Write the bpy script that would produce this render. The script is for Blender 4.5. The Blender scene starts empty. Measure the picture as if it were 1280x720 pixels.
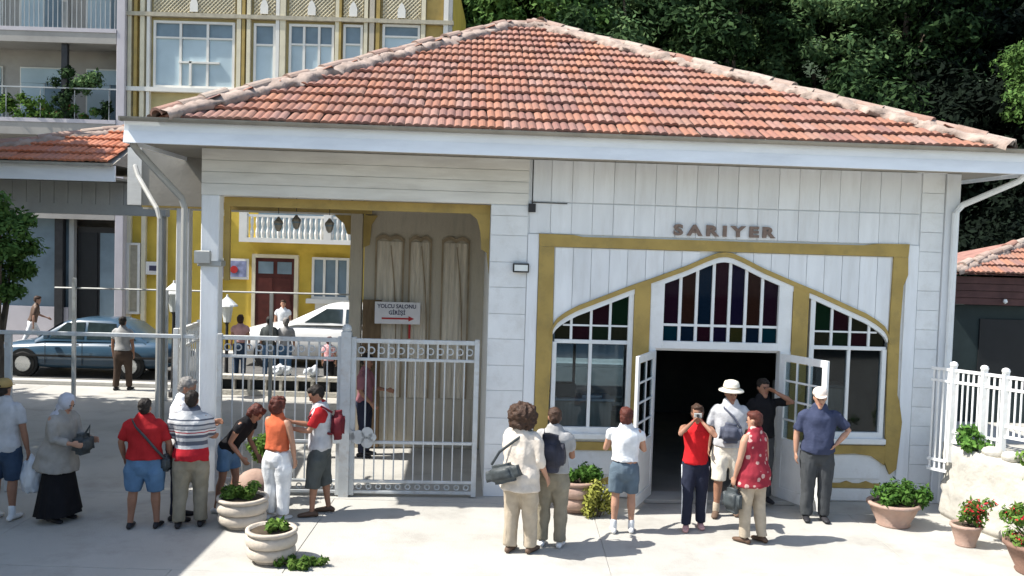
import bpy, bmesh, math, random
import numpy as np
from mathutils import Vector, Matrix, noise as mnoise

random.seed(7); rng = np.random.default_rng(7)
PI = math.pi
SC = bpy.context.scene
COL = SC.collection

# ---------------------------------------------------------------- camera, sky, sun, exposure
cam_d = bpy.data.cameras.new('camera'); cam = bpy.data.objects.new('camera', cam_d); COL.objects.link(cam)
cam_d.sensor_width = 36.0; cam_d.lens = 1150 / 1280 * 36.0; cam_d.clip_end = 2000; cam_d.clip_start = 0.05
PITCH = math.atan(55 / 1150)
cam.matrix_world = Matrix.Translation((0, 0, 3.64)) @ Matrix.Rotation(PI / 2 - PITCH, 4, 'X') @ Matrix.Rotation(0.030, 4, 'Z')
SC.camera = cam
SUN_EL = math.radians(53); SUN_DIR = Vector((-1, -0.17, 0)).normalized()
w = bpy.data.worlds.new('World'); SC.world = w; w.use_nodes = True
nt = w.node_tree; bg = nt.nodes['Background']
sky = nt.nodes.new('ShaderNodeTexSky'); sky.sky_type = 'NISHITA'; sky.sun_disc = False
sky.sun_elevation = SUN_EL; sky.sun_rotation = math.atan2(SUN_DIR.x, SUN_DIR.y)
sky.air_density = 1.3; sky.dust_density = 1.6
nt.links.new(sky.outputs[0], bg.inputs[0]); bg.inputs[1].default_value = 0.125
sd = bpy.data.lights.new('sun', 'SUN'); sd.energy = 4.8; sd.angle = math.radians(0.5); sd.color = (1.0, 0.955, 0.88)
sun = bpy.data.objects.new('sun', sd); COL.objects.link(sun)
to_sun = Vector((SUN_DIR.x * math.cos(SUN_EL), SUN_DIR.y * math.cos(SUN_EL), math.sin(SUN_EL)))
sun.rotation_euler = to_sun.to_track_quat('Z', 'Y').to_euler(); sun.location = (-20, -5, 30)
SC.view_settings.view_transform = 'Standard'; SC.view_settings.look = 'None'
SC.view_settings.exposure = 0.85; SC.view_settings.gamma = 1.0; SC.view_settings.use_curve_mapping = False

# ---------------------------------------------------------------- materials
M = {}
def mat(name, c, rough=0.7, var=0.12, scale=6.0, bump=0.0, bscale=30.0, spec=0.3, metal=0.0, dark=None, dscale=2.0, damt=0.0, objvar=0.0, stretch=None, coat=0.0):
    m = bpy.data.materials.new(name); m.use_nodes = True; t = m.node_tree; N = t.nodes; L = t.links
    b = N['Principled BSDF']; b.inputs['Roughness'].default_value = rough; b.inputs['Metallic'].default_value = metal
    b.inputs['Specular IOR Level'].default_value = spec
    if coat: b.inputs['Coat Weight'].default_value = coat
    tc = N.new('ShaderNodeTexCoord'); mp = N.new('ShaderNodeMapping'); L.new(tc.outputs['Object'], mp.inputs[0])
    if stretch: mp.inputs['Scale'].default_value = stretch
    n = N.new('ShaderNodeTexNoise'); n.inputs['Scale'].default_value = scale; n.inputs['Detail'].default_value = 6; L.new(mp.outputs[0], n.inputs[0])
    r = N.new('ShaderNodeValToRGB'); L.new(n.outputs[0], r.inputs[0])
    r.color_ramp.elements[0].position = 0.32; r.color_ramp.elements[1].position = 0.68
    r.color_ramp.elements[0].color = (*[x * (1 - var) for x in c], 1); r.color_ramp.elements[1].color = (*[min(1, x * (1 + var)) for x in c], 1)
    out = r.outputs[0]
    if dark:
        n2 = N.new('ShaderNodeTexNoise'); n2.inputs['Scale'].default_value = dscale; n2.inputs['Detail'].default_value = 9; n2.inputs['Roughness'].default_value = .7; L.new(mp.outputs[0], n2.inputs[0])
        r2 = N.new('ShaderNodeValToRGB'); r2.color_ramp.elements[0].position = .5; r2.color_ramp.elements[1].position = .72; L.new(n2.outputs[0], r2.inputs[0])
        r2.color_ramp.elements[0].color = (0, 0, 0, 1); r2.color_ramp.elements[1].color = (damt, damt, damt, 1)
        mx = N.new('ShaderNodeMixRGB'); L.new(r2.outputs[0], mx.inputs[0]); L.new(out, mx.inputs[1]); mx.inputs[2].default_value = (*dark, 1); out = mx.outputs[0]
    if objvar:
        oi = N.new('ShaderNodeObjectInfo'); mr = N.new('ShaderNodeMapRange'); L.new(oi.outputs['Random'], mr.inputs[0])
        mr.inputs[3].default_value = 1 - objvar; mr.inputs[4].default_value = 1 + objvar
        hs = N.new('ShaderNodeHueSaturation'); L.new(mr.outputs[0], hs.inputs['Value']); L.new(out, hs.inputs['Color']); out = hs.outputs[0]
    L.new(out, b.inputs['Base Color'])
    if bump:
        n3 = N.new('ShaderNodeTexNoise'); n3.inputs['Scale'].default_value = bscale; n3.inputs['Detail'].default_value = 5; L.new(mp.outputs[0], n3.inputs[0])
        bp = N.new('ShaderNodeBump'); bp.inputs['Strength'].default_value = bump; bp.inputs['Distance'].default_value = .02; L.new(n3.outputs[0], bp.inputs['Height']); L.new(bp.outputs[0], b.inputs['Normal'])
    M[name] = m; return m

def glassmat(name, c, tint=0.5, rough=0.04, alpha=0.45):
    m = bpy.data.materials.new(name); m.use_nodes = True; t = m.node_tree; N = t.nodes; L = t.links
    for x in list(N): N.remove(x)
    o = N.new('ShaderNodeOutputMaterial'); tr = N.new('ShaderNodeBsdfTransparent'); tr.inputs[0].default_value = (*c, 1)
    df = N.new('ShaderNodeBsdfDiffuse'); df.inputs[0].default_value = (*[x * tint for x in c], 1)
    m1 = N.new('ShaderNodeMixShader'); m1.inputs[0].default_value = alpha; L.new(df.outputs[0], m1.inputs[1]); L.new(tr.outputs[0], m1.inputs[2])
    gl = N.new('ShaderNodeBsdfGlossy'); gl.inputs['Roughness'].default_value = rough
    fr = N.new('ShaderNodeFresnel'); fr.inputs[0].default_value = 1.33
    m2 = N.new('ShaderNodeMixShader'); L.new(fr.outputs[0], m2.inputs[0]); L.new(m1.outputs[0], m2.inputs[1]); L.new(gl.outputs[0], m2.inputs[2])
    L.new(m2.outputs[0], o.inputs[0]); M[name] = m; return m

mat('paint_white', (.74, .76, .765), .55, .05, 2.5, .12, 40, dark=(.40, .38, .33), dscale=3.5, damt=.30, objvar=.035)
mat('paint_white_v', (.74, .765, .785), .55, .05, 2.5, .12, 40, dark=(.44, .42, .38), dscale=2.2, damt=.26, objvar=.05, stretch=(3, 3, .5))
mat('paint_beam', (.70, .69, .645), .6, .09, 2.5, .12, 40, dark=(.38, .34, .27), dscale=1.6, damt=.36, objvar=.04, stretch=(.5, 1, 3))
mat('trim_white', (.74, .76, .76), .45, .05, 3, .08, 40, dark=(.45, .44, .4), dscale=4, damt=.25)
mat('fascia_white', (.80, .83, .86), .45, .05, 3, .06, 30, dark=(.45, .47, .5), dscale=1.2, damt=.3, stretch=(.5, 1, 2))
mat('mustard', (.385, .275, .085), .6, .12, 3, .15, 40, dark=(.22, .17, .07), dscale=4, damt=.6)
mat('wood_grey', (.50, .45, .36), .85, .12, 3, .3, 30, dark=(.25, .20, .14), dscale=3, damt=.5, stretch=(4, 4, .7))
mat('wood_tan', (.30, .235, .155), .8, .2, 5, .3, 30)
mat('wood_brown', (.15, .10, .055), .8, .25, 5, .3, 30, stretch=(3, 3, .6))
mat('curtain', (.60, .54, .44), .95, .15, 4, .2, 40, stretch=(5, 5, .5))
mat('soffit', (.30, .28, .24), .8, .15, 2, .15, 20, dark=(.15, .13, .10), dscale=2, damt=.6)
mat('pipe_grey', (.36, .36, .34), .6, .1, 4)
mat('metal_grey', (.42, .43, .42), .5, .1, 4, .05, metal=.3)
mat('gutter_metal', (.28, .26, .22), .55, .15, 3, .1, metal=.3)
mat('metal_white', (.52, .55, .56), .45, .1, 5, .05, dark=(.35, .27, .2), dscale=9, damt=.45)
mat('metal_bright', (.78, .79, .78), .4, .06, 5, .05, dark=(.45, .38, .3), dscale=9, damt=.3)
mat('dark_metal', (.03, .03, .032), .5, .2)
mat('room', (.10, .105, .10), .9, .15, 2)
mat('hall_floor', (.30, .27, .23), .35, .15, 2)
mat('letter', (.20, .145, .12), .6, .15, 20)
mat('asphalt', (.115, .113, .108), .95, .2, 3, .4, 60, dark=(.07, .07, .07), dscale=.8, damt=.5)
mat('earth', (.22, .20, .16), .95, .2, .6, .3, 20)
mat('sea', (.03, .06, .07), .08, .2, .5, .5, 2, spec=.5)
mat('slab', (.405, .395, .365), .85, .07, .9, .25, 45, dark=(.22, .205, .18), dscale=1.1, damt=.55, objvar=.03)
mat('mortar', (.33, .26, .22), .95, .30, 6, .5, 25, dark=(.30, .22, .18), dscale=5, damt=.6)
mat('stone_white', (.50, .48, .43), .9, .12, 3, .6, 14, dark=(.36, .33, .26), dscale=3, damt=.55)
mat('kerb', (.5, .49, .46), .9, .1, 3, .3)
mat('pot_stone', (.50, .44, .37), .85, .12, 6, .35, 30, dark=(.28, .24, .2), dscale=5, damt=.5)
mat('pot_clay', (.38, .26, .21), .85, .15, 6, .3, 30, dark=(.3, .27, .24), dscale=5, damt=.5)
mat('pot_brown', (.20, .12, .09), .8, .2, 6, .3)
mat('soil', (.06, .045, .03), 1, .3, 10, .5)
mat('bark', (.10, .08, .06), .95, .3, 8, .6, 20, stretch=(3, 3, .6))
mat('roof_clay', (.30, .16, .13), .9, .25, 5, .4)
mat('maroon', (.075, .035, .033), .7, .2, 4, .2)
mat('kiosk_dark', (.022, .034, .034), .8, .2, 2)
mat('render_grey', (.34, .345, .33), .85, .08, 1.5, .15, 20, dark=(.2, .2, .19), dscale=1, damt=.4)
mat('render_lilac', (.50, .47, .49), .85, .08, 1.5, .15, 20)
mat('apt_wall', (.36, .34, .31), .85, .08, 1.5, .1, 20, dark=(.2, .19, .17), dscale=1, damt=.4)
mat('yellow_wall', (.60, .43, .07), .8, .10, 2, .1, 20, dark=(.5, .33, .05), dscale=1.5, damt=.5)
mat('ochre_wall', (.50, .41, .20), .8, .12, 2, .1, 20)
mat('house_white', (.72, .70, .64), .7, .06, 2)
mat('cream_trim', (.66, .60, .44), .7, .08, 3)
mat('lattice', (.42, .38, .29), .85, .15, 6, .2)
mat('door_brown', (.075, .018, .014), .5, .2, 4)
mat('black_void', (.012, .014, .016), .6, .1)
mat('window_back', (.16, .22, .26), .6, .2, 1.5)
mat('blind', (.42, .52, .56), .7, .1, 1)
mat('car_blue', (.035, .080, .13), .28, .06, 3, spec=.6, coat=.6)
mat('car_white', (.78, .78, .76), .3, .04, 3, spec=.5, coat=.5)
mat('rubber', (.02, .02, .02), .8, .2)
mat('chrome', (.55, .56, .56), .25, .05, metal=.9)
mat('car_glass', (.03, .045, .05), .06, .2, spec=.9)
mat('headlight', (.7, .7, .68), .1, .05, spec=.8)
mat('tail_red', (.35, .02, .02), .2, .1)
mat('paper', (.72, .70, .70), .7, .05)
mat('print_dark', (.06, .055, .10), .7, .1)
mat('print_red', (.42, .03, .03), .6, .1)
mat('poster_blue', (.20, .22, .34), .6, .5, 5)
mat('lamp_glass', (.75, .78, .76), .3, .05)
mat('red_flower', (.45, .02, .03), .7, .2)
mat('yellow_leaf', (.25, .26, .05), .7, .3)
# people
mat('skin', (.42, .235, .16), .55, .08, 12, .05); mat('skin_tan', (.30, .155, .10), .55, .08, 12, .05); mat('skin_dark', (.22, .11, .07), .55, .08, 12, .05)
mat('hair_black', (.016, .012, .010), .6, .3, 30, .6, 60); mat('hair_brown', (.05, .026, .016), .6, .3, 30, .6, 60)
mat('hair_red', (.085, .022, .015), .6, .3, 30, .6, 60); mat('hair_grey', (.20, .19, .18), .6, .2, 30, .6, 60)
for nm, c in dict(cloth_white=(.70, .72, .74), cloth_cream=(.62, .56, .49), cloth_beige=(.42, .36, .28), cloth_khaki=(.26, .235, .18), cloth_greycoat=(.30, .29, .27), cloth_black=(.014, .014, .016),
                  cloth_red=(.36, .022, .026), cloth_brightred=(.55, .02, .025), cloth_denim=(.10, .19, .32), cloth_denimdark=(.04, .065, .11), cloth_orange=(.55, .13, .06), cloth_navy=(.045, .055, .10), cloth_navydark=(.022, .026, .045),
                  cloth_slate=(.11, .15, .19), cloth_charcoal=(.06, .065, .07), cloth_darkgrey=(.075, .085, .085), cloth_mauve=(.27, .12, .14), cloth_grey=(.34, .34, .34), cloth_brown=(.07, .05, .04),
                  cloth_lightgrey=(.45, .46, .48), cloth_lightblue=(.42, .50, .62), cloth_pink=(.55, .33, .32), cloth_bag=(.085, .095, .13), straw=(.36, .26, .11), cloth_hat=(.72, .68, .58), cloth_cap=(.66, .58, .52), cloth_scarf=(.44, .46, .52)).items():
    mat(nm, c, .9, .12, 9, .25, 35, spec=.1)
mat('leather', (.10, .06, .04), .5, .2); mat('shoe_dark', (.02, .02, .024), .6, .2); mat('shoe_white', (.68, .68, .68), .6, .05); mat('shoe_brown', (.13, .085, .06), .7, .2)
mat('plastic_bag', (.66, .70, .74), .35, .06, 8, .5, 14); mat('backpack_dark', (.028, .03, .045), .7, .4, 7, .4, 20); mat('backpack_red', (.13, .012, .02), .7, .2)
mat('bag_grey', (.05, .06, .065), .5, .35, 7, .4, 18); mat('eye_dark', (.02, .015, .012), .3, .1); mat('lip', (.30, .09, .075), .5, .1)

def band_mat(name, stops):          # horizontal stripes by height: list of (z, colour)
    m = mat(name, (1, 1, 1), .9, .0, 9, .25, 35, spec=.1); t = m.node_tree; N = t.nodes; L = t.links
    tc = N.new('ShaderNodeTexCoord'); sp = N.new('ShaderNodeSeparateXYZ'); L.new(tc.outputs['Object'], sp.inputs[0])
    mr = N.new('ShaderNodeMapRange'); L.new(sp.outputs[2], mr.inputs[0]); z0, z1 = stops[0][0], stops[-1][0] + .02
    mr.inputs[1].default_value = z0; mr.inputs[2].default_value = z1
    r = N.new('ShaderNodeValToRGB'); r.color_ramp.interpolation = 'CONSTANT'; L.new(mr.outputs[0], r.inputs[0])
    for i, (z, c) in enumerate(stops):
        p = (z - z0) / (z1 - z0)
        e = r.color_ramp.elements[0] if i == 0 else r.color_ramp.elements.new(p)
        e.position = p; e.color = (*c, 1)
    while len(r.color_ramp.elements) > len(stops): r.color_ramp.elements.remove(r.color_ramp.elements[-1])
    L.new(r.outputs[0], N['Principled BSDF'].inputs['Base Color']); return m
g1, g2, g3, rd = (.42, .43, .45), (.10, .11, .14), (.60, .60, .60), (.38, .02, .03)
band_mat('cloth_striped', [(.80, rd), (1.01, g1), (1.05, g2), (1.10, g1), (1.14, g2), (1.18, g3), (1.20, rd), (1.215, g3), (1.235, g2), (1.25, g1), (1.29, g2), (1.31, g3), (1.35, g2), (1.37, g3), (1.42, g1), (1.47, g2)])
def spots_mat(name, base, spot, scale=9):
    m = mat(name, base, .9, .1, 9, .25, 35, spec=.1); t = m.node_tree; N = t.nodes; L = t.links
    tc = N.new('ShaderNodeTexCoord'); v = N.new('ShaderNodeTexVoronoi'); v.inputs['Scale'].default_value = scale; L.new(tc.outputs['Object'], v.inputs[0])
    n = N.new('ShaderNodeTexNoise'); n.inputs['Scale'].default_value = 25; L.new(tc.outputs['Object'], n.inputs[0])
    ad = N.new('ShaderNodeMath'); ad.operation = 'MULTIPLY_ADD'; L.new(n.outputs[0], ad.inputs[0]); ad.inputs[1].default_value = .35; L.new(v.outputs[0], ad.inputs[2])
    r = N.new('ShaderNodeValToRGB'); L.new(ad.outputs[0], r.inputs[0]); r.color_ramp.elements[0].position = .45; r.color_ramp.elements[1].position = .5
    r.color_ramp.elements[0].color = (*spot, 1); r.color_ramp.elements[1].color = (*base, 1)
    L.new(r.outputs[0], N['Principled BSDF'].inputs['Base Color']); return m
spots_mat('cloth_floral', (.27, .03, .045), (.50, .33, .30), 11)
spots_mat('cloth_checked', (.60, .30, .32), (.75, .7, .7), 22)

def tile_mat(name, cols):
    m = bpy.data.materials.new(name); m.use_nodes = True; t = m.node_tree; N = t.nodes; L = t.links; b = N['Principled BSDF']; b.inputs['Roughness'].default_value = .9; b.inputs['Specular IOR Level'].default_value = .15
    oi = N.new('ShaderNodeObjectInfo'); ge = N.new('ShaderNodeNewGeometry')
    a = N.new('ShaderNodeMath'); a.operation = 'MULTIPLY_ADD'; L.new(oi.outputs['Random'], a.inputs[0]); a.inputs[1].default_value = 3.7; L.new(ge.outputs['Random Per Island'], a.inputs[2])
    f = N.new('ShaderNodeMath'); f.operation = 'FRACT'; L.new(a.outputs[0], f.inputs[0])
    r = N.new('ShaderNodeValToRGB'); L.new(f.outputs[0], r.inputs[0])
    for i, c in enumerate(cols):
        e = r.color_ramp.elements[i] if i < 2 else r.color_ramp.elements.new(i / (len(cols) - 1)); e.position = i / (len(cols) - 1); e.color = (*c, 1)
    tc = N.new('ShaderNodeTexCoord'); n = N.new('ShaderNodeTexNoise'); n.inputs['Scale'].default_value = 9; n.inputs['Detail'].default_value = 8
    cb = N.new('ShaderNodeVectorMath'); cb.operation = 'ADD'; L.new(ge.outputs['Position'], cb.inputs[0]); L.new(cb.outputs[0], n.inputs[0])
    r2 = N.new('ShaderNodeValToRGB'); r2.color_ramp.elements[0].position = .48; r2.color_ramp.elements[1].position = .75; L.new(n.outputs[0], r2.inputs[0])
    r2.color_ramp.elements[1].color = (.55, .55, .55, 1)
    mx = N.new('ShaderNodeMixRGB'); L.new(r2.outputs[0], mx.inputs[0]); L.new(r.outputs[0], mx.inputs[1]); mx.inputs[2].default_value = (.17, .12, .10, 1)
    L.new(mx.outputs[0], b.inputs['Base Color'])
    bp = N.new('ShaderNodeBump'); bp.inputs['Strength'].default_value = .4; bp.inputs['Distance'].default_value = .01; n3 = N.new('ShaderNodeTexNoise'); n3.inputs['Scale'].default_value = 60
    L.new(ge.outputs['Position'], n3.inputs[0]); L.new(n3.outputs[0], bp.inputs['Height']); L.new(bp.outputs[0], b.inputs['Normal'])
    M[name] = m; return m
tile_mat('tile', [(.26, .125, .09), (.29, .14, .10), (.27, .155, .12), (.31, .145, .095), (.23, .12, .095), (.35, .17, .11), (.28, .14, .11), (.29, .175, .145), (.21, .115, .10), (.29, .14, .105)])
tile_mat('tile_bright', [(.48, .17, .09), (.40, .15, .09), (.52, .20, .11), (.44, .19, .12), (.38, .17, .12)])

def leafmat(name, c1, c2, trans=.25):
    m = bpy.data.materials.new(name); m.use_nodes = True; t = m.node_tree; N = t.nodes; L = t.links
    for x in list(N): N.remove(x)
    o = N.new('ShaderNodeOutputMaterial'); ge = N.new('ShaderNodeNewGeometry')
    r = N.new('ShaderNodeValToRGB'); r.color_ramp.elements[0].color = (*c1, 1); r.color_ramp.elements[1].color = (*c2, 1); L.new(ge.outputs['Random Per Island'], r.inputs[0])
    n = N.new('ShaderNodeTexNoise'); n.inputs['Scale'].default_value = .7; L.new(ge.outputs['Position'], n.inputs[0])
    hs = N.new('ShaderNodeHueSaturation'); mr = N.new('ShaderNodeMapRange'); L.new(n.outputs[0], mr.inputs[0]); mr.inputs[1].default_value = .3; mr.inputs[2].default_value = .7; mr.inputs[3].default_value = .7; mr.inputs[4].default_value = 1.3
    L.new(mr.outputs[0], hs.inputs['Value']); L.new(r.outputs[0], hs.inputs['Color'])
    d = N.new('ShaderNodeBsdfPrincipled'); d.inputs['Roughness'].default_value = .85; d.inputs['Specular IOR Level'].default_value = .08; L.new(hs.outputs[0], d.inputs['Base Color'])
    tr = N.new('ShaderNodeBsdfTranslucent'); L.new(hs.outputs[0], tr.inputs[0]); mx = N.new('ShaderNodeMixShader'); mx.inputs[0].default_value = trans
    L.new(d.outputs[0], mx.inputs[1]); L.new(tr.outputs[0], mx.inputs[2]); L.new(mx.outputs[0], o.inputs[0]); M[name] = m
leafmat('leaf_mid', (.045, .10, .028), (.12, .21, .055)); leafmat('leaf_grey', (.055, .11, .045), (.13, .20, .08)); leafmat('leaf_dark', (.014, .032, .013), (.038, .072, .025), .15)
leafmat('leaf_near', (.04, .11, .02), (.12, .24, .05)); leafmat('leaf_pot', (.05, .12, .02), (.17, .27, .06)); leafmat('leaf_shadow', (.003, .006, .004), (.007, .013, .007), .05)  # leaf_shadow: shade of the wood put into a near-black leaf colour
glassmat('glass_clear', (.72, .80, .84), .06, alpha=.92)
for nm, c in dict(stain_smoke=(.035, .036, .022), stain_plum=(.034, .012, .018), stain_moss=(.018, .034, .020), stain_purple=(.028, .010, .024), stain_brown=(.045, .020, .014), stain_blue=(.008, .022, .046), stain_maroon=(.034, .009, .018), stain_green=(.010, .032, .016), stain_olive=(.045, .045, .014), stain_indigo=(.014, .011, .038), stain_teal=(.004, .040, .060)).items():
    glassmat(nm, c, .8, alpha=.4)

# ---------------------------------------------------------------- helpers
def tag(o, label=None, cat=None, group=None, kind=None):
    if label: o['label'] = label
    if cat: o['category'] = cat
    if group: o['group'] = group
    if kind: o['kind'] = kind
    return o
def empty(name, loc=(0, 0, 0), rz=0, label=None, cat=None, group=None):
    o = bpy.data.objects.new(name, None); COL.objects.link(o); o.location = loc; o.rotation_euler = (0, 0, rz); o.empty_display_size = .2
    return tag(o, label, cat, group)
class MB:
    def __init__(s): s.v = []; s.f = []
    def add(s, v, f):
        n = len(s.v); s.v += [tuple(p) for p in v]; s.f += [tuple(i + n for i in q) for q in f]; return s
    def box(s, x0, x1, y0, y1, z0, z1):
        return s.add([(x0, y0, z0), (x1, y0, z0), (x1, y1, z0), (x0, y1, z0), (x0, y0, z1), (x1, y0, z1), (x1, y1, z1), (x0, y1, z1)],
                     [(0, 3, 2, 1), (4, 5, 6, 7), (0, 1, 5, 4), (1, 2, 6, 5), (2, 3, 7, 6), (3, 0, 4, 7)])
    def prism(s, pts, y0, y1):      # (x, z) polygon, counter-clockwise seen from the front, extruded along y
        n = len(pts); v = [(x, y0, z) for x, z in pts] + [(x, y1, z) for x, z in pts]
        f = [tuple(range(n)), tuple(range(2 * n - 1, n - 1, -1))] + [(i, i + n, (i + 1) % n + n, (i + 1) % n) for i in range(n)]
        return s.add(v, f)
    def flat(s, pts, z0, z1):       # (x, y) polygon extruded along z
        n = len(pts); v = [(x, y, z1) for x, y in pts] + [(x, y, z0) for x, y in pts]
        f = [tuple(range(n)), tuple(range(2 * n - 1, n - 1, -1))] + [(i, i + n, (i + 1) % n + n, (i + 1) % n) for i in range(n)]
        return s.add(v, f)
    def strip(s, top, bot, y0, y1):  # ribbon between two (x,z) polylines, extruded
        for i in range(len(top) - 1):
            pass
        n = len(top); v = [(x, y0, z) for x, z in top] + [(x, y0, z) for x, z in bot] + [(x, y1, z) for x, z in top] + [(x, y1, z) for x, z in bot]
        f = []
        for i in range(n - 1):
            f += [(i, n + i, n + i + 1, i + 1), (2 * n + i, 2 * n + i + 1, 3 * n + i + 1, 3 * n + i), (i, i + 1, 2 * n + i + 1, 2 * n + i), (n + i, 3 * n + i, 3 * n + i + 1, n + i + 1)]
        f += [(0, 2 * n, 3 * n, n), (n - 1, 2 * n - 1, 4 * n - 1, 3 * n - 1)]
        return s.add(v, f)
    def tube(s, pts, rads, n=8, ref=(1, 0, 0), cap=True):
        P = [Vector(p) for p in pts]; R = [(r, r) if not isinstance(r, (tuple, list)) else tuple(r) for r in (rads if isinstance(rads, (list, tuple)) else [rads] * len(P))]
        ref = Vector(ref); rings = []
        T = []
        for i in range(len(P)):
            a = P[max(0, i - 1)]; b = P[min(len(P) - 1, i + 1)]; t = (b - a); T.append(t.normalized() if t.length > 1e-9 else Vector((0, 0, 1)))
        def frame(t):
            r = ref - t * ref.dot(t)
            if r.length < .15: r = Vector((0, 1, 0)) - t * t.y
            if r.length < .15: r = Vector((0, 0, 1)) - t * t.z
            r.normalize(); return r, t.cross(r)
        seq = []
        if cap in (True, 'start'):
            e = .5 * (R[0][0] + R[0][1]); seq.append((P[0] - T[0] * e * .9, (R[0][0] * .35, R[0][1] * .35), T[0])); seq.append((P[0] - T[0] * e * .6, (R[0][0] * .78, R[0][1] * .78), T[0]))
        for i in range(len(P)): seq.append((P[i], R[i], T[i]))
        if cap in (True, 'end'):
            e = .5 * (R[-1][0] + R[-1][1]); seq.append((P[-1] + T[-1] * e * .6, (R[-1][0] * .78, R[-1][1] * .78), T[-1])); seq.append((P[-1] + T[-1] * e * .9, (R[-1][0] * .35, R[-1][1] * .35), T[-1]))
        v = []
        for c, (a, b), t in seq:
            x, y = frame(t)
            for k in range(n):
                an = 2 * PI * k / n; v.append(c + x * (a * math.cos(an)) + y * (b * math.sin(an)))
        f = []
        for i in range(len(seq) - 1):
            for k in range(n): f.append((i * n + k, i * n + (k + 1) % n, (i + 1) * n + (k + 1) % n, (i + 1) * n + k))
        f.append(tuple(range(n - 1, -1, -1))); f.append(tuple((len(seq) - 1) * n + k for k in range(n)))
        return s.add(v, f)
    def rod(s, a, b, r, n=6): return s.tube([a, b], r, n, cap=False)
    def ball(s, c, r, n=10, m=6):
        rx, ry, rz = (r, r, r) if not isinstance(r, (tuple, list)) else r
        v = [(c[0], c[1], c[2] - rz)]
        for i in range(1, m):
            a = -PI / 2 + PI * i / m
            for k in range(n): v.append((c[0] + rx * math.cos(a) * math.cos(2 * PI * k / n), c[1] + ry * math.cos(a) * math.sin(2 * PI * k / n), c[2] + rz * math.sin(a)))
        v.append((c[0], c[1], c[2] + rz)); f = []
        for k in range(n): f.append((0, 1 + (k + 1) % n, 1 + k)); f.append((len(v) - 1, len(v) - 1 - n + k, len(v) - 1 - n + (k + 1) % n))
        for i in range(m - 2):
            for k in range(n): f.append((1 + i * n + k, 1 + i * n + (k + 1) % n, 1 + (i + 1) * n + (k + 1) % n, 1 + (i + 1) * n + k))
        return s.add(v, f)
    def lathe(s, prof, c=(0, 0), n=28, wob=0):
        v = []; f = []
        for (r, z) in prof:
            for k in range(n):
                rr = r * (1 + wob * math.sin(k * 2.3 + z * 9)); v.append((c[0] + rr * math.cos(2 * PI * k / n), c[1] + rr * math.sin(2 * PI * k / n), z))
        for i in range(len(prof) - 1):
            for k in range(n): f.append((i * n + k, i * n + (k + 1) % n, (i + 1) * n + (k + 1) % n, (i + 1) * n + k))
        f.append(tuple(range(n - 1, -1, -1))); f.append(tuple((len(prof) - 1) * n + k for k in range(n)))
        return s.add(v, f)
    def mesh(s, name, m):
        me = bpy.data.meshes.new(name); me.from_pydata(s.v, [], s.f); me.materials.append(M[m]); return me
    def build(s, name, m, parent=None, smooth=False, bevel=0, loc=None, fix=True):
        me = s.mesh(name, m)
        if fix:
            b = bmesh.new(); b.from_mesh(me); bmesh.ops.recalc_face_normals(b, faces=b.faces[:])
            if bevel: bmesh.ops.bevel(b, geom=[e for e in b.edges if e.calc_length() > bevel * 2.5], offset=bevel, segments=1, affect='EDGES')
            b.to_mesh(me); b.free()
        if smooth: me.shade_smooth()
        o = bpy.data.objects.new(name, me); COL.objects.link(o); o.parent = parent
        if loc: o.location = loc
        return o
def copy_tree(o, parent=None):
    c = o.copy(); COL.objects.link(c); c.parent = parent
    for ch in [x for x in o.children]: copy_tree(ch, c)
    return c
def linkcopy(o, parent, loc=None, rot=None, scale=None):
    c = o.copy(); COL.objects.link(c); c.parent = parent
    if loc is not None: c.location = loc
    if rot is not None: c.rotation_euler = rot
    if scale is not None: c.scale = scale
    return c

def leaf_mesh(name, clumps, per, size, m, flat=.5, seed=1):
    """many small pointed leaves spread over clumps: list of (x,y,z, rx,ry,rz)"""
    r = np.random.default_rng(seed); V = []
    for (x, y, z, rx, ry, rz) in clumps:
        d = r.normal(size=(per, 3)); d /= np.linalg.norm(d, axis=1)[:, None]
        q = d * (r.uniform(.35, 1.2, size=(per, 1)))
        c = q * np.array([rx, ry, rz]) + np.array([x, y, z])
        nrm = d + r.normal(size=(per, 3)) * .55 + np.array([0, 0, flat]); nrm /= np.linalg.norm(nrm, axis=1)[:, None]
        t = np.cross(nrm, r.normal(size=(per, 3))); t /= np.linalg.norm(t, axis=1)[:, None]; b = np.cross(nrm, t)
        s = size * r.uniform(.6, 1.3, size=(per, 1))
        V.append(np.stack([c - t * s, c + b * s * .45 - nrm * s * .1, c + t * s, c - b * s * .45 - nrm * s * .1], axis=1))
    V = np.concatenate(V).reshape(-1, 3); n = len(V) // 4
    me = bpy.data.meshes.new(name); me.vertices.add(len(V)); me.vertices.foreach_set('co', V.ravel())
    me.loops.add(len(V)); me.loops.foreach_set('vertex_index', np.arange(len(V), dtype=np.int32)); me.polygons.add(n)
    me.polygons.foreach_set('loop_start', np.arange(0, len(V), 4, dtype=np.int32)); me.polygons.foreach_set('loop_total', np.full(n, 4, dtype=np.int32))
    me.materials.append(M[m]); me.update(calc_edges=True); me.validate(); return me
def obj(name, me, parent=None, loc=None):
    o = bpy.data.objects.new(name, me); COL.objects.link(o); o.parent = parent
    if loc: o.location = loc
    return o
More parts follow.
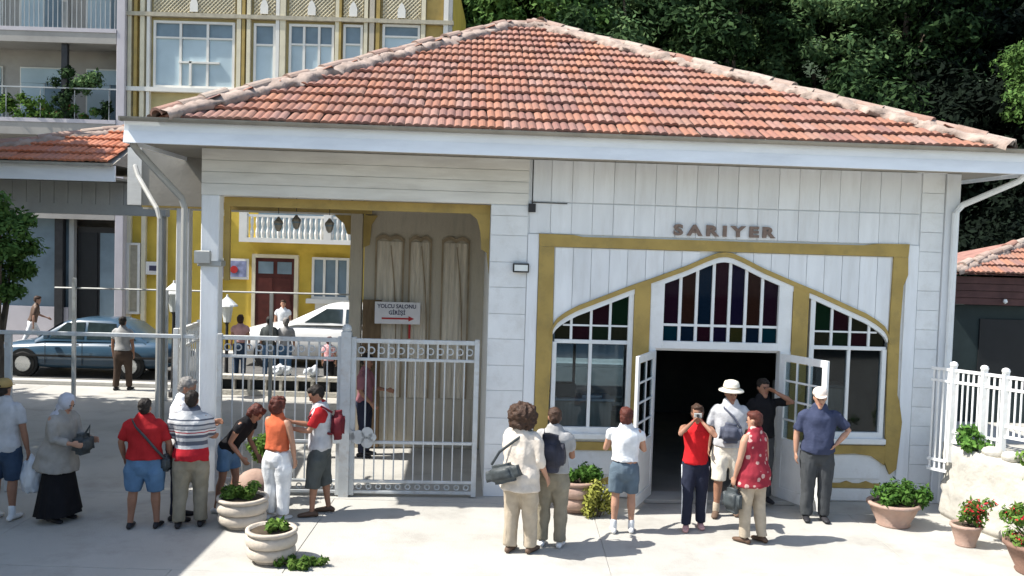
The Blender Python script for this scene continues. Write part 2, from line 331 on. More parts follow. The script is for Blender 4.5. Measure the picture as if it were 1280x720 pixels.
def remesh(mb, m, voxel=.012, smooth=2, keep=.5, wrinkle=0, wscale=9, seed=0):
    me = bpy.data.meshes.new('raw'); me.from_pydata(mb.v, [], mb.f)
    b = bmesh.new(); b.from_mesh(me); bmesh.ops.recalc_face_normals(b, faces=b.faces[:]); b.to_mesh(me); b.free()
    o = bpy.data.objects.new('raw', me); COL.objects.link(o)
    a = o.modifiers.new('r', 'REMESH'); a.mode = 'VOXEL'; a.voxel_size = voxel; a.adaptivity = 0
    if smooth: s = o.modifiers.new('s', 'SMOOTH'); s.factor = .5; s.iterations = smooth
    if keep < 1: d = o.modifiers.new('d', 'DECIMATE'); d.ratio = keep
    dg = bpy.context.evaluated_depsgraph_get(); out = bpy.data.meshes.new_from_object(o.evaluated_get(dg))
    bpy.data.objects.remove(o); bpy.data.meshes.remove(me)
    if wrinkle:
        n = len(out.vertices); co = np.empty(n * 3); nr = np.empty(n * 3); out.vertices.foreach_get('co', co); out.vertices.foreach_get('normal', nr)
        co = co.reshape(-1, 3); nr = nr.reshape(-1, 3)
        h = np.array([mnoise.noise(Vector((p[0] * wscale + seed, p[1] * wscale, p[2] * wscale * .7))) + .5 * mnoise.noise(Vector((p[0] * wscale * 2.3, p[1] * wscale * 2.3 + seed, p[2] * wscale * 1.4))) for p in co])
        co += nr * (h * wrinkle)[:, None]; out.vertices.foreach_set('co', co.ravel())
    out.materials.clear(); out.materials.append(M[m]); out.shade_smooth(); out.update(); return out

# ================================================================ GROUND
g = MB().box(-300, 300, -8, 400, -.5, -.06).build('ground', 'earth'); tag(g, kind='structure')
g = MB().box(-300, 300, -300, -8, -1.8, -1.2).build('sea', 'sea'); tag(g, kind='structure')
g = MB().box(-60, 60, -7.9, 21.6, -.055, -.012).build('pavement', 'slab'); tag(g, kind='structure'); pave = g
for i in range(-5, 4):
    for j in range(0, 5):
        x0 = i * 3.6 + (1.2 if j % 2 else 0); y0 = 6.9 + j * 2.92; dz = random.uniform(-.0015, .0015)
        MB().box(x0 + .003, x0 + 3.597, y0 + .005, y0 + 2.915, -.011, dz).build('paving_slab', 'slab', pave, bevel=.003)
g = MB().box(-60, 60, 21.9, 27.7, -.055, -.02).build('road', 'asphalt'); tag(g, kind='structure')
kb = MB().box(-60, 60, 21.62, 21.88, -.05, .09).build('kerb', 'kerb', bevel=.015); tag(kb, kind='structure')
kb = MB().box(-60, 60, 27.72, 27.9, -.05, .1).build('kerb', 'kerb', bevel=.015); tag(kb, kind='structure')
g = MB().box(-60, 60, 27.92, 38, -.05, .06).build('far_pavement', 'slab'); tag(g, kind='structure')
# hillside rising behind the street, under the wood
nx, ny = 60, 30; v = []
for j in range(ny):
    for i in range(nx):
        X = -70 + i * 2.6; Y = 38 + j * 3.2; t = j / (ny - 1)
        v.append((X, Y, .05 + 42 * t ** .8 + 2.0 * mnoise.noise(Vector((X * .07, Y * .07, 0))) * min(1, t * 6)))
mb = MB(); mb.add(v, [(j * nx + i, j * nx + i + 1, (j + 1) * nx + i + 1, (j + 1) * nx + i) for j in range(ny - 1) for i in range(nx - 1)])
mat('hill_green', (.022, .036, .016), 1, .5, 1.2, .8, 6); tag(mb.build('hillside', 'hill_green', smooth=True), kind='structure')

# ================================================================ FERRY TERMINAL  (local: x along the front, y into the building)
TH = math.atan(.055)
T = empty('terminal_building', (0, 13.13, 0), TH, 'white boarded ferry terminal hall with mustard trim and red hipped tile roof', 'building')
def part(mb, name, m, parent=T, **k): return mb.build(name, m, parent, **k)
AP = [(.5, 2.2), (.565, 2.40), (.59, 2.49), (.66, 2.60), (.78, 2.69), (.95, 2.785), (1.16, 2.87), (1.69, 3.09), (2.04, 3.22), (2.5, 3.40), (2.80, 3.54), (2.95, 3.60), (3.06, 3.615)]
AP = AP + [(6.12 - x, z) for x, z in reversed(AP[:-1])]
ax = np.array([p[0] for p in AP]); az = np.array([p[1] for p in AP])
def A(u): return float(np.interp(u, ax, az))
def samp(u0, u1, step=.06):
    n = max(1, int(math.ceil((u1 - u0) / step))); return [u0 + (u1 - u0) * i / n for i in range(n + 1)]

# backing wall
wl = MB()
wl.box(-.33, .37, 0, .14, 0, 4.85).box(5.74, 6.49, 0, .14, 0, 4.85).box(.37, 5.74, 0, .14, 3.62, 4.85)
wl.strip([(u, 3.62) for u in samp(.565, 5.555)], [(u, min(3.619, A(u))) for u in samp(.565, 5.555)], 0, .14)
wl.box(.37, .565, 0, .14, 0, 3.62).box(5.555, 5.74, 0, .14, 0, 3.62)
wl.box(.565, 2.0, 0, .14, 0, .9).box(4.12, 5.555, 0, .14, 0, .9)
wl.box(-4.38, -.33, 0, .2, 4.2, 4.85)
wall = part(wl, 'wall', 'paint_white')
# room shell
part(MB().box(-.33, -.23, .14, 7, 0, 4.85), 'side_wall', 'paint_white'); part(MB().box(6.39, 6.49, .14, 9.9, 0, 4.85), 'side_wall', 'paint_white')
BW = ((.7, 2.9),)
bw_ = MB(); xs_ = [-.23, .7, 2.9, 6.39]
for i_ in range(3):
    if i_ == 1: bw_.box(xs_[i_], xs_[i_ + 1], 6.9, 7, 0, .08).box(xs_[i_], xs_[i_ + 1], 6.9, 7, 2.1, 4.85)
    else: bw_.box(xs_[i_], xs_[i_ + 1], 6.9, 7, 0, 4.85)
part(bw_, 'rear_wall', 'paint_white')
for a_, b_ in BW:
    f_ = part(MB().box(a_, b_, 6.92, 6.97, .08, .14).box(a_, b_, 6.92, 6.97, 2.04, 2.1).box((a_ + b_) / 2 - .03, (a_ + b_) / 2 + .03, 6.92, 6.97, .14, 2.04), 'rear_window', 'trim_white')
    MB().box(a_, (a_ + b_) / 2 - .03, 6.94, 6.95, .14, 2.04).build('pane', 'glass_clear', f_); MB().box((a_ + b_) / 2 + .03, b_, 6.94, 6.95, .14, 2.04).build('pane', 'glass_clear', f_)
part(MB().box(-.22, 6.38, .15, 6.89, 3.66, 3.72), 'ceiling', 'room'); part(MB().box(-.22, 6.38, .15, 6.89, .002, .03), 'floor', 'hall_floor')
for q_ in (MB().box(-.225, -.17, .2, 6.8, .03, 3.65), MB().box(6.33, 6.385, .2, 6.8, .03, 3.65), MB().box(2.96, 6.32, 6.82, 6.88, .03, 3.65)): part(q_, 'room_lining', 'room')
# furniture dimly seen through the glass and door
for (x, y) in ((.9, 2.4), (1.5, 2.5), (4.9, 2.6)):
    b = empty('waiting_bench', (0, 0, 0), 0); b.parent = None
    b.location = (x * math.cos(TH) - y * math.sin(TH), 13.13 + x * math.sin(TH) + y * math.cos(TH), 0.03); b.rotation_euler = (0, 0, TH)
    tag(b, {.9: 'dim wooden bench inside the hall nearest the left window edge', 1.5: 'dim wooden bench inside the hall beside the left window post', 4.9: 'dim wooden bench inside the hall behind the right window'}[x], 'bench')
    MB().box(-.26, .26, -.22, .22, .42, .46).build('seat', 'wood_brown', b); MB().box(-.26, .26, .2, .24, .46, .95).build('backrest', 'wood_brown', b)
    for sx in (-.22, .22):
        for sy in (-.18, .18): MB().box(sx - .02, sx + .02, sy - .02, sy + .02, 0, .42).build('leg', 'wood_brown', b)

def Wd(x, y, z=0):
    c, s_ = math.cos(TH), math.sin(TH); return (x * c - y * s_, 13.13 + x * s_ + y * c, z)
tcn = empty('pale_counter', Wd(.62, .75, .03), TH, 'pale counter with papers added to lighten the left window', 'counter')  # invented pale counter, lightens the lower part of the left window
MB().box(0, 1.0, 0, .5, 0, 1.25).build('counter_body', 'curtain', tcn, bevel=.01); MB().box(-.04, 1.04, -.05, .55, 1.252, 1.29).build('counter_top', 'paint_white', tcn, bevel=.01)
MB().box(.15, .45, .05, .3, 1.292, 1.50).build('screen', 'room', tcn, bevel=.01); MB().box(.55, .85, .05, .3, 1.292, 1.33).build('papers', 'paper', tcn)
cbt = empty('cupboard', Wd(4.45, 1.3, .03), TH, 'grey cupboard dimly seen through the right window', 'cupboard')
MB().box(0, 1.1, 0, .45, 0, 1.5).build('cupboard_body', 'render_grey', cbt, bevel=.01)
for k_ in range(2): MB().box(.03 + k_ * .53, .54 + k_ * .53, -.02, -.001, .1, 1.45).build('door', 'curtain', cbt, bevel=.005)
def board(x0, x1, z0, z1, m='paint_white', y0=-.022, parent=wall):
    return MB().box(x0 + .0025, x1 - .0025, y0 + random.uniform(0, .004), -.002, z0 + .0025, z1 - .0025).build('board', m, parent, bevel=.003)
for k in range(4): board(-4.38, .2, 4.2 + k * .162, 4.2 + (k + 1) * .162, 'paint_beam')
z = 0.0
for hgt in [.4, .36, .38, .40, .36, .38, .36, .38, .36, .38, .28, .15]:
    board(-.33, .2, z, z + hgt); z += hgt
    if z > 4.18: break
for k in range(19):
    x0 = .22 + k * .2995; x1 = x0 + .2995
    board(x0, x1, 4.255, 4.848, 'paint_white_v'); board(x0, x1, 3.80, 4.245, 'paint_white_v')
z = 0.0
while z < 4.8:
    board(5.93, 6.27, z, min(4.848, z + .285)); z += .285
part(MB().box(6.28, 6.49, -.05, -.001, 0, 4.848), 'corner_board', 'paint_white_v', bevel=.006)
part(MB().box(.205, .365, -.03, -.001, 0, 3.795), 'corner_board', 'paint_white_v', bevel=.005)
part(MB().box(5.745, 5.925, -.03, -.001, 0, 3.795), 'corner_board', 'paint_white_v', bevel=.005)
# spandrel boards cut to the arch
k = 0; x = .60
while x < 5.5:
    x1 = min(x + .262, 5.52); us = samp(x + .004, x1 - .004)
    lo = [(u, A(u) + .002) for u in us]; hi = [(u, 3.612) for u in us]
    if min(h[1] - l[1] for h, l in zip(hi, lo)) > .02:
        MB().strip(hi, lo, -.016 - random.uniform(0, .003), -.002).build('board', 'paint_white_v', wall)
    x = x1
# lower panels below the windows
for (a, b) in ((.6, 1.98), (4.14, 5.5)):
    part(MB().box(a, b, -.012, -.001, .34, .70), 'lower_panel', 'paint_white', bevel=.004)
    part(MB().box(a, b, -.03, -.001, .02, .2), 'plinth_board', 'paint_white', bevel=.004)
# mustard trim
part(MB().prism([(.37, 3.62), (5.76, 3.62), (5.77, 3.81), (5.30, 3.805), (5.1, 3.775), (3.4, 3.77), (2.8, 3.775), (1.0, 3.77), (.85, 3.795), (.36, 3.80)], -.045, -.001), 'frame_trim', 'mustard')
part(MB().prism([(.37, .72), (.5, .72), (.565, .9), (.60, 2.3), (.585, 3.618), (.37, 3.618)], -.042, -.001), 'frame_trim', 'mustard')
part(MB().prism([(5.74, .50), (5.64, .42), (5.56, .6), (5.555, .9), (5.53, 2.3), (5.55, 3.618), (5.76, 3.618), (5.77, 3.36), (5.71, 3.2), (5.69, 2.6), (5.70, 1.6), (5.735, 1.5), (5.79, 1.2), (5.77, .9)], -.042, -.001), 'frame_trim', 'mustard')
us = samp(.565, 5.555, .05)
part(MB().strip([(u, A(u)) for u in us], [(u, A(u) - .068) for u in us], -.055, .02), 'arch_trim', 'mustard')
us2 = samp(.60, 5.52, .05)
part(MB().strip([(u, A(u) - .07) for u in us2], [(u, A(u) - .145) for u in us2], -.035, .04), 'arch_trim', 'trim_white')
part(MB().prism([(1.765, .9), (1.995, .9), (1.995, A(1.99) - .05), (1.765, A(1.77) - .05)], -.048, .03), 'mullion_post', 'mustard')
part(MB().prism([(4.085, .9), (4.315, .9), (4.315, A(4.31) - .05), (4.085, A(4.09) - .05)], -.048, .03), 'mullion_post', 'mustard')
part(MB().box(.5, 1.99, -.04, -.001, .70, .82), 'lower_trim', 'mustard', bevel=.004)
part(MB().prism([(4.13, .71), (4.4, .73), (4.7, .70), (5.1, .72), (5.35, .69), (5.56, .55), (5.56, .84), (4.13, .84)], -.038, -.001), 'lower_trim', 'mustard')
for a, b in ((.55, 1.99), (4.13, 5.5)):
    pts = [(b, .21)] + [(b, .27)]; n = 14
    top = [(a + (b - a) * i / n, .275 + (.035 if i % 3 == 0 else 0)) for i in range(n + 1)]; bot = [(a + (b - a) * i / n, .21) for i in range(n + 1)]
    part(MB().strip(top, bot, -.036, -.001), 'lower_trim', 'mustard')

# windows: frame with each pane a piece of its own
def Gz(u): return A(u) - .145
def cell(u0, u1, z0, z1, m, parent):
    us = [u for u in samp(u0, u1, .03) if Gz(u) > z0 + .015]
    if len(us) < 2: return
    MB().strip([(u, min(z1, Gz(u))) for u in us], [(u, z0) for u in us], .035, .043).build('pane', m, parent)
def bar(mb, u0, u1, z0, z1, y0=0.0, y1=.06): mb.box(u0, u1, y0, y1, z0, z1)
def vbar(mb, u, z0, z1=None, wd=.035):
    top = Gz(u) + .02
    if z1 is not None: top = min(top, z1)
    if top > z0: mb.box(u - wd / 2, u + wd / 2, .005, .06, z0, top)
def side_window(mir):
    f = (lambda u: 6.12 - u) if mir else (lambda u: u)
    def rng_(a, b): return (min(f(a), f(b)), max(f(a), f(b)))
    fr = MB()
    a, b = rng_(.60, .665); fr.box(a, b, -.02, .08, .9, 2.26)
    a, b = rng_(1.69, 1.763); fr.prism([(a, .9), (b, .9), (b, Gz(b) + .02), (a, Gz(a) + .02)], -.02, .08)
    a, b = rng_(.60, 1.763); fr.box(a - .03, b + .02, -.09, .1, .87, .945); fr.box(a + .002, b - .002, -.021, .079, .945, 1.03)
    fr.box(a + .03, b - .01, -.006, .068, 2.24, 2.295)
    w0 = fr.build('window', 'trim_white', T, bevel=.004)
    br = MB(); a, b = rng_(1.135, 1.18); br.box(a, b, .002, .066, 1.03, 2.24)
    a, b = rng_(.75, 1.69); br.box(a, b, .012, .056, 2.49, 2.515)
    for u in (.87, 1.155, 1.43): vbar(br, f(u), 2.295)
    br.build('glazing_bar', 'trim_white', w0)
    for (p, q) in ((.665, 1.135), (1.18, 1.69)): a, b = rng_(p, q); cell(a, b, 1.03, 2.24, 'glass_clear', w0)
    lows = ['stain_smoke', 'stain_plum', 'stain_moss', 'stain_smoke']; his = ['stain_smoke', 'stain_smoke', 'stain_plum', 'stain_green']
    for i, (p, q) in enumerate(((.64, .853), (.888, 1.138), (1.172, 1.413), (1.448, 1.69))):
        a, b = rng_(p, q); cell(a, b, 2.295, 2.49, lows[i], w0); cell(a, b, 2.515, 3.3, his[i], w0)
side_window(False); side_window(True)
fr = MB()
fr.prism([(2.0, 2.2), (2.2, 2.2), (2.2, Gz(2.2) + .02), (2.0, Gz(2.0) + .02)], -.03, .08)
fr.prism([(3.88, 2.2), (4.08, 2.2), (4.08, Gz(4.08) + .02), (3.88, Gz(3.88) + .02)], -.03, .08)
fr.box(2.2, 3.88, -.031, .079, 2.2, 2.31)
fan = fr.build('window', 'trim_white', T, bevel=.004)
br = MB(); br.box(2.2, 3.88, .01, .06, 2.525, 2.56)
for i in range(1, 7): vbar(br, 2.2 + .24 * i, 2.31, wd=.042)
br.build('glazing_bar', 'trim_white', fan)
tc = ['stain_purple', 'stain_brown', 'stain_blue', 'stain_maroon', 'stain_indigo', 'stain_brown', 'stain_purple']; lc = ['stain_teal', 'stain_blue', 'stain_maroon', 'stain_indigo', 'stain_olive', 'stain_blue', 'stain_teal']
for i in range(7):
    a = 2.2 + .24 * i + (.021 if i else 0); b = 2.2 + .24 * (i + 1) - (.021 if i < 6 else 0)
    cell(a, b, 2.31, 2.525, lc[i], fan); cell(a, b, 2.56, 3.7, tc[i], fan)
# door frame, step and leaves
part(MB().box(2.0, 2.1, -.03, .14, .06, 2.2).box(3.93, 4.12, -.03, .14, .06, 2.2).box(2.1, 3.93, .08, .14, 2.16, 2.2), 'door_frame', 'trim_white', bevel=.004)
part(MB().box(1.95, 4.15, -.28, .2, .002, .06), 'door_step', 'slab', bevel=.01)
def leaf(hx, ang, sgn, cols):
    d = bpy.data.objects.new('door', None)
    mb = MB(); W = .9
    mb.box(0, .09, -.022, .022, 0, 2.1); mb.box(W - .09, W, -.022, .022, 0, 2.1); mb.box(.09, W - .09, -.022, .022, 0, .16); mb.box(.09, W - .09, -.022, .022, 2.0, 2.1); mb.box(.09, W - .09, -.022, .022, .78, .88)
    mb.box(.09, W - .09, -.010, .010, .16, .78)
    for i in range(1, cols): x = .09 + (W - .18) * i / cols; mb.box(x - .014, x + .014, -.014, .014, .88, 2.0)
    for j in range(1, 4): z = .88 + 1.12 * j / 4; mb.box(.09, W - .09, -.013, .013, z - .014, z + .014)
    o = mb.build('door', 'trim_white', T, bevel=.003); o.location = (hx, -.03, .07); o.rotation_euler = (0, 0, ang)
    for i in range(cols):
        for j in range(4):
            x0 = .09 + (W - .18) * i / cols + .014; x1 = .09 + (W - .18) * (i + 1) / cols - .014; z0 = .88 + .28 * j + .014; z1 = .88 + .28 * (j + 1) - .014
            MB().box(x0, x1, -.003, .003, z0, z1).build('pane', 'glass_clear', o)
    MB().rod((W - .05, -.06, 1.0), (W - .05, .06, 1.0), .012).rod((W - .05, -.06, 1.0), (W - .16, -.06, 1.0), .01).build('handle', 'chrome', o)
    return o
leaf(2.09, math.radians(-117), 1, 2); leaf(3.95, math.radians(-66), -1, 3)

# beam column, pier side, corner posts
part(MB().box(-4.38, -4.13, -.005, .24, 0, 4.2), 'column', 'paint_white_v', bevel=.012)
part(MB().box(-4.42, -4.09, -.03, .28, 3.2, 3.28), 'column_band', 'metal_grey', bevel=.01)
part(MB().box(-4.44, -4.22, -.13, -.035, 3.24, 3.42), 'junction_box', 'metal_grey', bevel=.01)
# mustard lining inside the open bay
part(MB().box(-4.12, -.335, .21, .3, 4.06, 4.19), 'bay_trim', 'mustard').location = (0, 0, 0)
part(MB().box(-4.12, -4.04, .22, .3, 3.0, 4.06), 'bay_trim', 'mustard')
part(MB().prism([(-.335, 4.06), (-.62, 4.06), (-.52, 3.98), (-.47, 3.8), (-.45, 3.55), (-.37, 3.50), (-.335, 3.2)], .2, .3), 'bay_trim', 'mustard')
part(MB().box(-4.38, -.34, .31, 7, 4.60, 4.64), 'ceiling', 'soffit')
# screen wall at the back of the bay
sw = MB().box(-2.42, -.335, 3.0, 3.1, 0, 4.59); screen = part(sw, 'screen_wall', 'wood_grey')
for k, (a, b) in enumerate(((-2.2, -1.76), (-1.62, -1.28), (-1.05, -.62))):
    z1 = 3.66; c = (a + b) / 2; n = 10
    top = [(a + (b - a) * i / n, z1 + .05 * abs(math.sin(PI * i / n * 2)) + .03) for i in range(n + 1)]
    bot = [(x, zz - .07) for x, zz in top]
    MB().strip(top, bot, 2.955, 2.999).build('panel_head', 'wood_tan', screen)
    MB().box(a - .03, a, 2.96, 2.999, .9, 3.68).box(b, b + .03, 2.96, 2.999, .9, 3.68).build('panel_frame', 'wood_tan', screen)
    # gathered drape
    v = []; nx = 22; nz = 12
    for j in range(nz + 1):
        for i in range(nx + 1):
            t = i / nx; zz = .9 + (3.62 - .9) * j / nz; pull = .35 * (1 - j / nz) ** 1.5 * (t - .2)
            v.append((a + (b - a) * (t * .98 + .01) - 0, 2.975 + .016 * math.sin(t * 26 + pull * 14) + .008 * math.sin(t * 9 + zz * 2), zz))
    MB().add(v, [(j * (nx + 1) + i, j * (nx + 1) + i + 1, (j + 1) * (nx + 1) + i + 1, (j + 1) * (nx + 1) + i) for j in range(nz) for i in range(nx)]).build('curtain', 'curtain', screen, smooth=True)
    MB().tube([(c + .02, 2.95, 3.55), (c + .09, 2.945, 2.9), (c + .13, 2.94, 2.3), (c + .14, 2.945, 1.6)], [.008, .012, .013, .009], 6).build('curtain_edge', 'wood_tan', screen)
k = 0; x = -2.42
while x < -.36:
    MB().box(x + .004, min(x + .16, -.34) - .004, 2.985, 2.999, 0.02, .88).build('plank', 'wood_grey', screen); x += .16
part(MB().box(-2.66, -2.45, 2.95, 3.15, 0, 4.59), 'column', 'wood_grey', bevel=.01)
part(MB().prism([(-2.66, 4.05), (-2.66, 3.72), (-2.72, 3.72), (-2.78, 3.9), (-2.95, 4.05)], 2.98, 3.1), 'arch_bracket', 'mustard')
part(MB().box(-6.2, -2.3, 2.93, 2.99, 4.08, 4.2), 'bay_trim', 'mustard'); part(MB().box(-6.2, -2.67, 3.0, 3.1, 4.05, 4.59), 'rear_beam', 'paint_beam')
part(MB().prism([(-2.44, 4.06), (-2.2, 4.06), (-2.3, 3.9), (-2.33, 3.55), (-2.44, 3.5)], 2.93, 2.99), 'arch_bracket', 'mustard')
part(MB().box(-5.62, -5.40, 2.95, 3.15, 0, 4.59), 'column', 'paint_white_v', bevel=.01)
part(MB().box(-2.42, -2.1, 2.9, 2.98, .03, 2.6), 'shutter', 'wood_brown')

# eaves
E0, E1 = -5.13, 7.15
part(MB().box(E0, E1, -.88, -.85, 4.95, 5.085), 'fascia', 'fascia_white', bevel=.004)
fb = MB(); fb.add([(E0, -.92, 4.80), (E1, -.92, 4.80), (E1, -.885, 4.955), (E0, -.885, 4.955), (E0, -.85, 4.80), (E1, -.85, 4.80), (E1, -.855, 4.955), (E0, -.855, 4.955)], [(0, 1, 2, 3), (4, 7, 6, 5), (0, 4, 5, 1), (3, 2, 6, 7), (0, 3, 7, 4), (1, 5, 6, 2)])
part(fb, 'fascia', 'fascia_white')
part(MB().box(E0, E0 + .03, -.849, 9, 4.80, 5.085), 'side_fascia', 'fascia_white'); part(MB().box(E1 - .03, E1, -.849, 9, 4.80, 5.085), 'side_fascia', 'fascia_white')
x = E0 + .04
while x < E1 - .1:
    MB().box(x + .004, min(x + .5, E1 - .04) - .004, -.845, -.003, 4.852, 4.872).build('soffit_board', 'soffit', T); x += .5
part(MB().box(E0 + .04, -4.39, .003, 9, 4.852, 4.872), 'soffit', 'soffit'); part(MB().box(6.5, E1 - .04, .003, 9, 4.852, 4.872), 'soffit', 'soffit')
n = 10; v = []; f = []
for i, x in enumerate((E0 - .02, E1)):
    for k in range(n + 1): a = PI + PI * k / n; v.append((x, -.95 + .062 * math.cos(a), 5.125 + .055 * math.sin(a)))
    for k in range(n + 1): a = 2 * PI - PI * k / n; v.append((x, -.95 + .054 * math.cos(a), 5.125 + .047 * math.sin(a)))
m_ = 2 * n + 2
for k in range(m_): f.append((k, (k + 1) % m_, m_ + (k + 1) % m_, m_ + k))
gt = MB().add(v, f); gt.box(E0 - .03, E0 - .01, -1.01, -.89, 5.07, 5.125)
part(gt, 'gutter', 'gutter_metal')
# rainwater pipes
part(MB().tube([(6.98, -.8, 4.80), (6.95, -.7, 4.72), (6.50, -.1, 4.40), (6.40, -.1, 4.28), (6.40, -.1, .05)], [(.05, .04)] * 5, 8), 'downpipe', 'trim_white')
part(MB().tube([(-5.08, -.7, 4.8), (-5.05, -.6, 4.72), (-4.62, -.12, 4.14), (-4.58, -.1, 4.0), (-4.58, -.1, .05)], [.045] * 5, 8), 'downpipe', 'pipe_grey')
part(MB().tube([(-5.5, .6, 4.6), (-5.42, .5, 4.45), (-5.0, .05, 3.98), (-4.95, 0, 3.85), (-4.95, 0, .05)], [.035] * 5, 8), 'downpipe', 'pipe_grey')
# small wall fittings on the pier
wb = part(MB().box(.0, .23, -.1, -.024, 3.24, 3.37), 'wall_lamp', 'dark_metal', bevel=.008); MB().box(.02, .21, -.106, -.101, 3.262, 3.348).build('lamp_glass', 'lamp_glass', wb)
part(MB().rod((.25, -.03, 4.84), (.25, -.03, 4.2), .008).box(.20, .3, -.06, -.024, 4.10, 4.22).rod((.25, -.04, 4.24), (.75, -.04, 4.235), .007), 'cable', 'dark_metal')
# lettering
def letters(txt, x, z, y, size, sx, m, parent, name='sign_letter', ext=.012, off=.012, gap=0.0, each=True, rot=PI / 2):
    cx = x; res = []
    for ch in (txt if each else [txt]):
        if ch == ' ': cx += size * .35 * sx; continue
        cu = bpy.data.curves.new('t', 'FONT'); cu.body = ch; cu.size = size; cu.extrude = ext; cu.offset = off; cu.resolution_u = 3
        o = bpy.data.objects.new('t', cu); COL.objects.link(o); dg = bpy.context.evaluated_depsgraph_get(); me = bpy.data.meshes.new_from_object(o.evaluated_get(dg))
        bpy.data.objects.remove(o)
        xs = [p.co.x for p in me.vertices]; wdt = (max(xs) - min(xs)) * sx if xs else size * .3; mn = min(xs) if xs else 0
        for p in me.vertices: p.co = Vector(((p.co.x - mn) * sx, -p.co.z * 1.0, p.co.y))
        me.flip_normals(); me.materials.clear(); me.materials.append(M[m]); l = obj(name, me, parent, (cx, y, z)); cx += wdt + gap; res.append(l)
    return cx
letters('SARIYER', 2.29, 3.845, -.045, .205, 1.40, 'letter', T, gap=.052, off=.0095)

# ---------------- roof
RF = dict(ez=5.10, ev=-.93, u0=-4.72, u1=6.80, az=7.80, av=4.75, r0=.02, r1=.72)
rf = MB(); bz = 5.10
rf.add([(RF['u0'], RF['ev'], bz), (RF['u1'], RF['ev'], bz), (RF['u1'], 10.4, bz), (RF['u0'], 10.4, bz), (RF['r0'], RF['av'], RF['az'] - .05), (RF['r1'], RF['av'], RF['az'] - .05)],
       [(0, 1, 5, 4), (1, 2, 5), (2, 3, 4, 5), (3, 0, 4), (0, 3, 2, 1)])
roof = part(rf, 'roof', 'soffit')
def tile_mesh(wd=.218, ln=.48, hb=.024, m='tile'):
    mb = MB(); n = 8; v = []
    for (y, lift) in ((0, .050), (ln, .0)):
        for i in range(n + 1):
            t = i / n; v.append((t * wd, y, lift + hb * abs(math.sin(PI * t * 2)) ** .8))
    for i in range(n + 1): v.append((i / n * wd, 0, .050 - .030 + hb * .6 * abs(math.sin(PI * 2 * i / n))))
    f = [(i, i + 1, n + 2 + i, n + 1 + i) for i in range(n)] + [(2 * n + 2 + i, 2 * n + 3 + i, i + 1, i) for i in range(n)]
    mb.add(v, f); return mb
tm = tile_mesh().mesh('roof_tile', 'tile')
def lay_tiles(parent, origin, xdir, updir, length, x_lo, x_hi, maxobj, mesh, wd=.218, rows=15, vis=True):
    """origin eave start; x_lo(t), x_hi(t) limits at slope distance t"""
    xd = Vector(xdir).normalized(); ud = Vector(updir).normalized(); nd = xd.cross(ud); R = Matrix((xd, ud, nd)).transposed().to_4x4()
    step = length / rows; cnt = 0; stuff = MB(); src = [tuple(v.co) for v in mesh.vertices]; fs = [tuple(p.vertices) for p in mesh.polygons]
    for r in range(rows):
        t = r * step; a = x_lo(t + step * .3); b = x_hi(t + step * .3); k0 = math.ceil((a - wd * .35) / wd); k1 = math.floor((b - wd * .65) / wd)
        for k in range(k0, k1 + 1):
            p = Vector(origin) + xd * (k * wd + random.uniform(-.008, .008)) + ud * (t + random.uniform(-.014, .014) - .02) + nd * (.012 + random.uniform(0, .010))
            J = Matrix.Rotation(random.uniform(-.02, .02), 4, 'Z') @ Matrix.Rotation(random.uniform(-.012, .012), 4, 'X')
            if random.random() < .03: J = Matrix.Rotation(random.uniform(-.07, .07), 4, 'Z')
            Mx = Matrix.Translation(p) @ R @ J
            if cnt < maxobj:
                o = bpy.data.objects.new('roof_tile', mesh); COL.objects.link(o); o.parent = parent; o.matrix_local = Mx; cnt += 1
            else: stuff.add([Mx @ Vector(q) for q in src], fs)
    if stuff.v:
        o = stuff.build('roof_tiles', mesh.materials[0].name, parent, fix=False); o['kind'] = 'stuff'
    return cnt
import math as _m
rise = RF['az'] - RF['ez']; run = RF['av'] - RF['ev']; L = math.hypot(rise, run)
n_front = lay_tiles(roof, (0, RF['ev'], RF['ez']), (1, 0, 0), (0, run, rise), L, lambda t: RF['u0'] + (RF['r0'] - RF['u0']) * t / L, lambda t: RF['u1'] + (RF['r1'] - RF['u1']) * t / L, 300, tm)
# side slopes, one joined layer each
def side(u_e, u_r, sgn):
    rn = abs(u_r - u_e); L2 = math.hypot(rn, rise); hb = 10.4 - RF['ev']
    if sgn < 0: lay_tiles(roof, (u_e, 10.4, RF['ez']), (0, -1, 0), (rn, 0, rise), L2, lambda t: (10.4 - RF['av']) * t / L2, lambda t: hb - run * t / L2, 0, tm)
    else: lay_tiles(roof, (u_e, RF['ev'], RF['ez']), (0, 1, 0), (-rn, 0, rise), L2, lambda t: run * t / L2, lambda t: hb - (10.4 - RF['av']) * t / L2, 0, tm)
side(RF['u0'], RF['r0'], -1); side(RF['u1'], RF['r1'], 1)
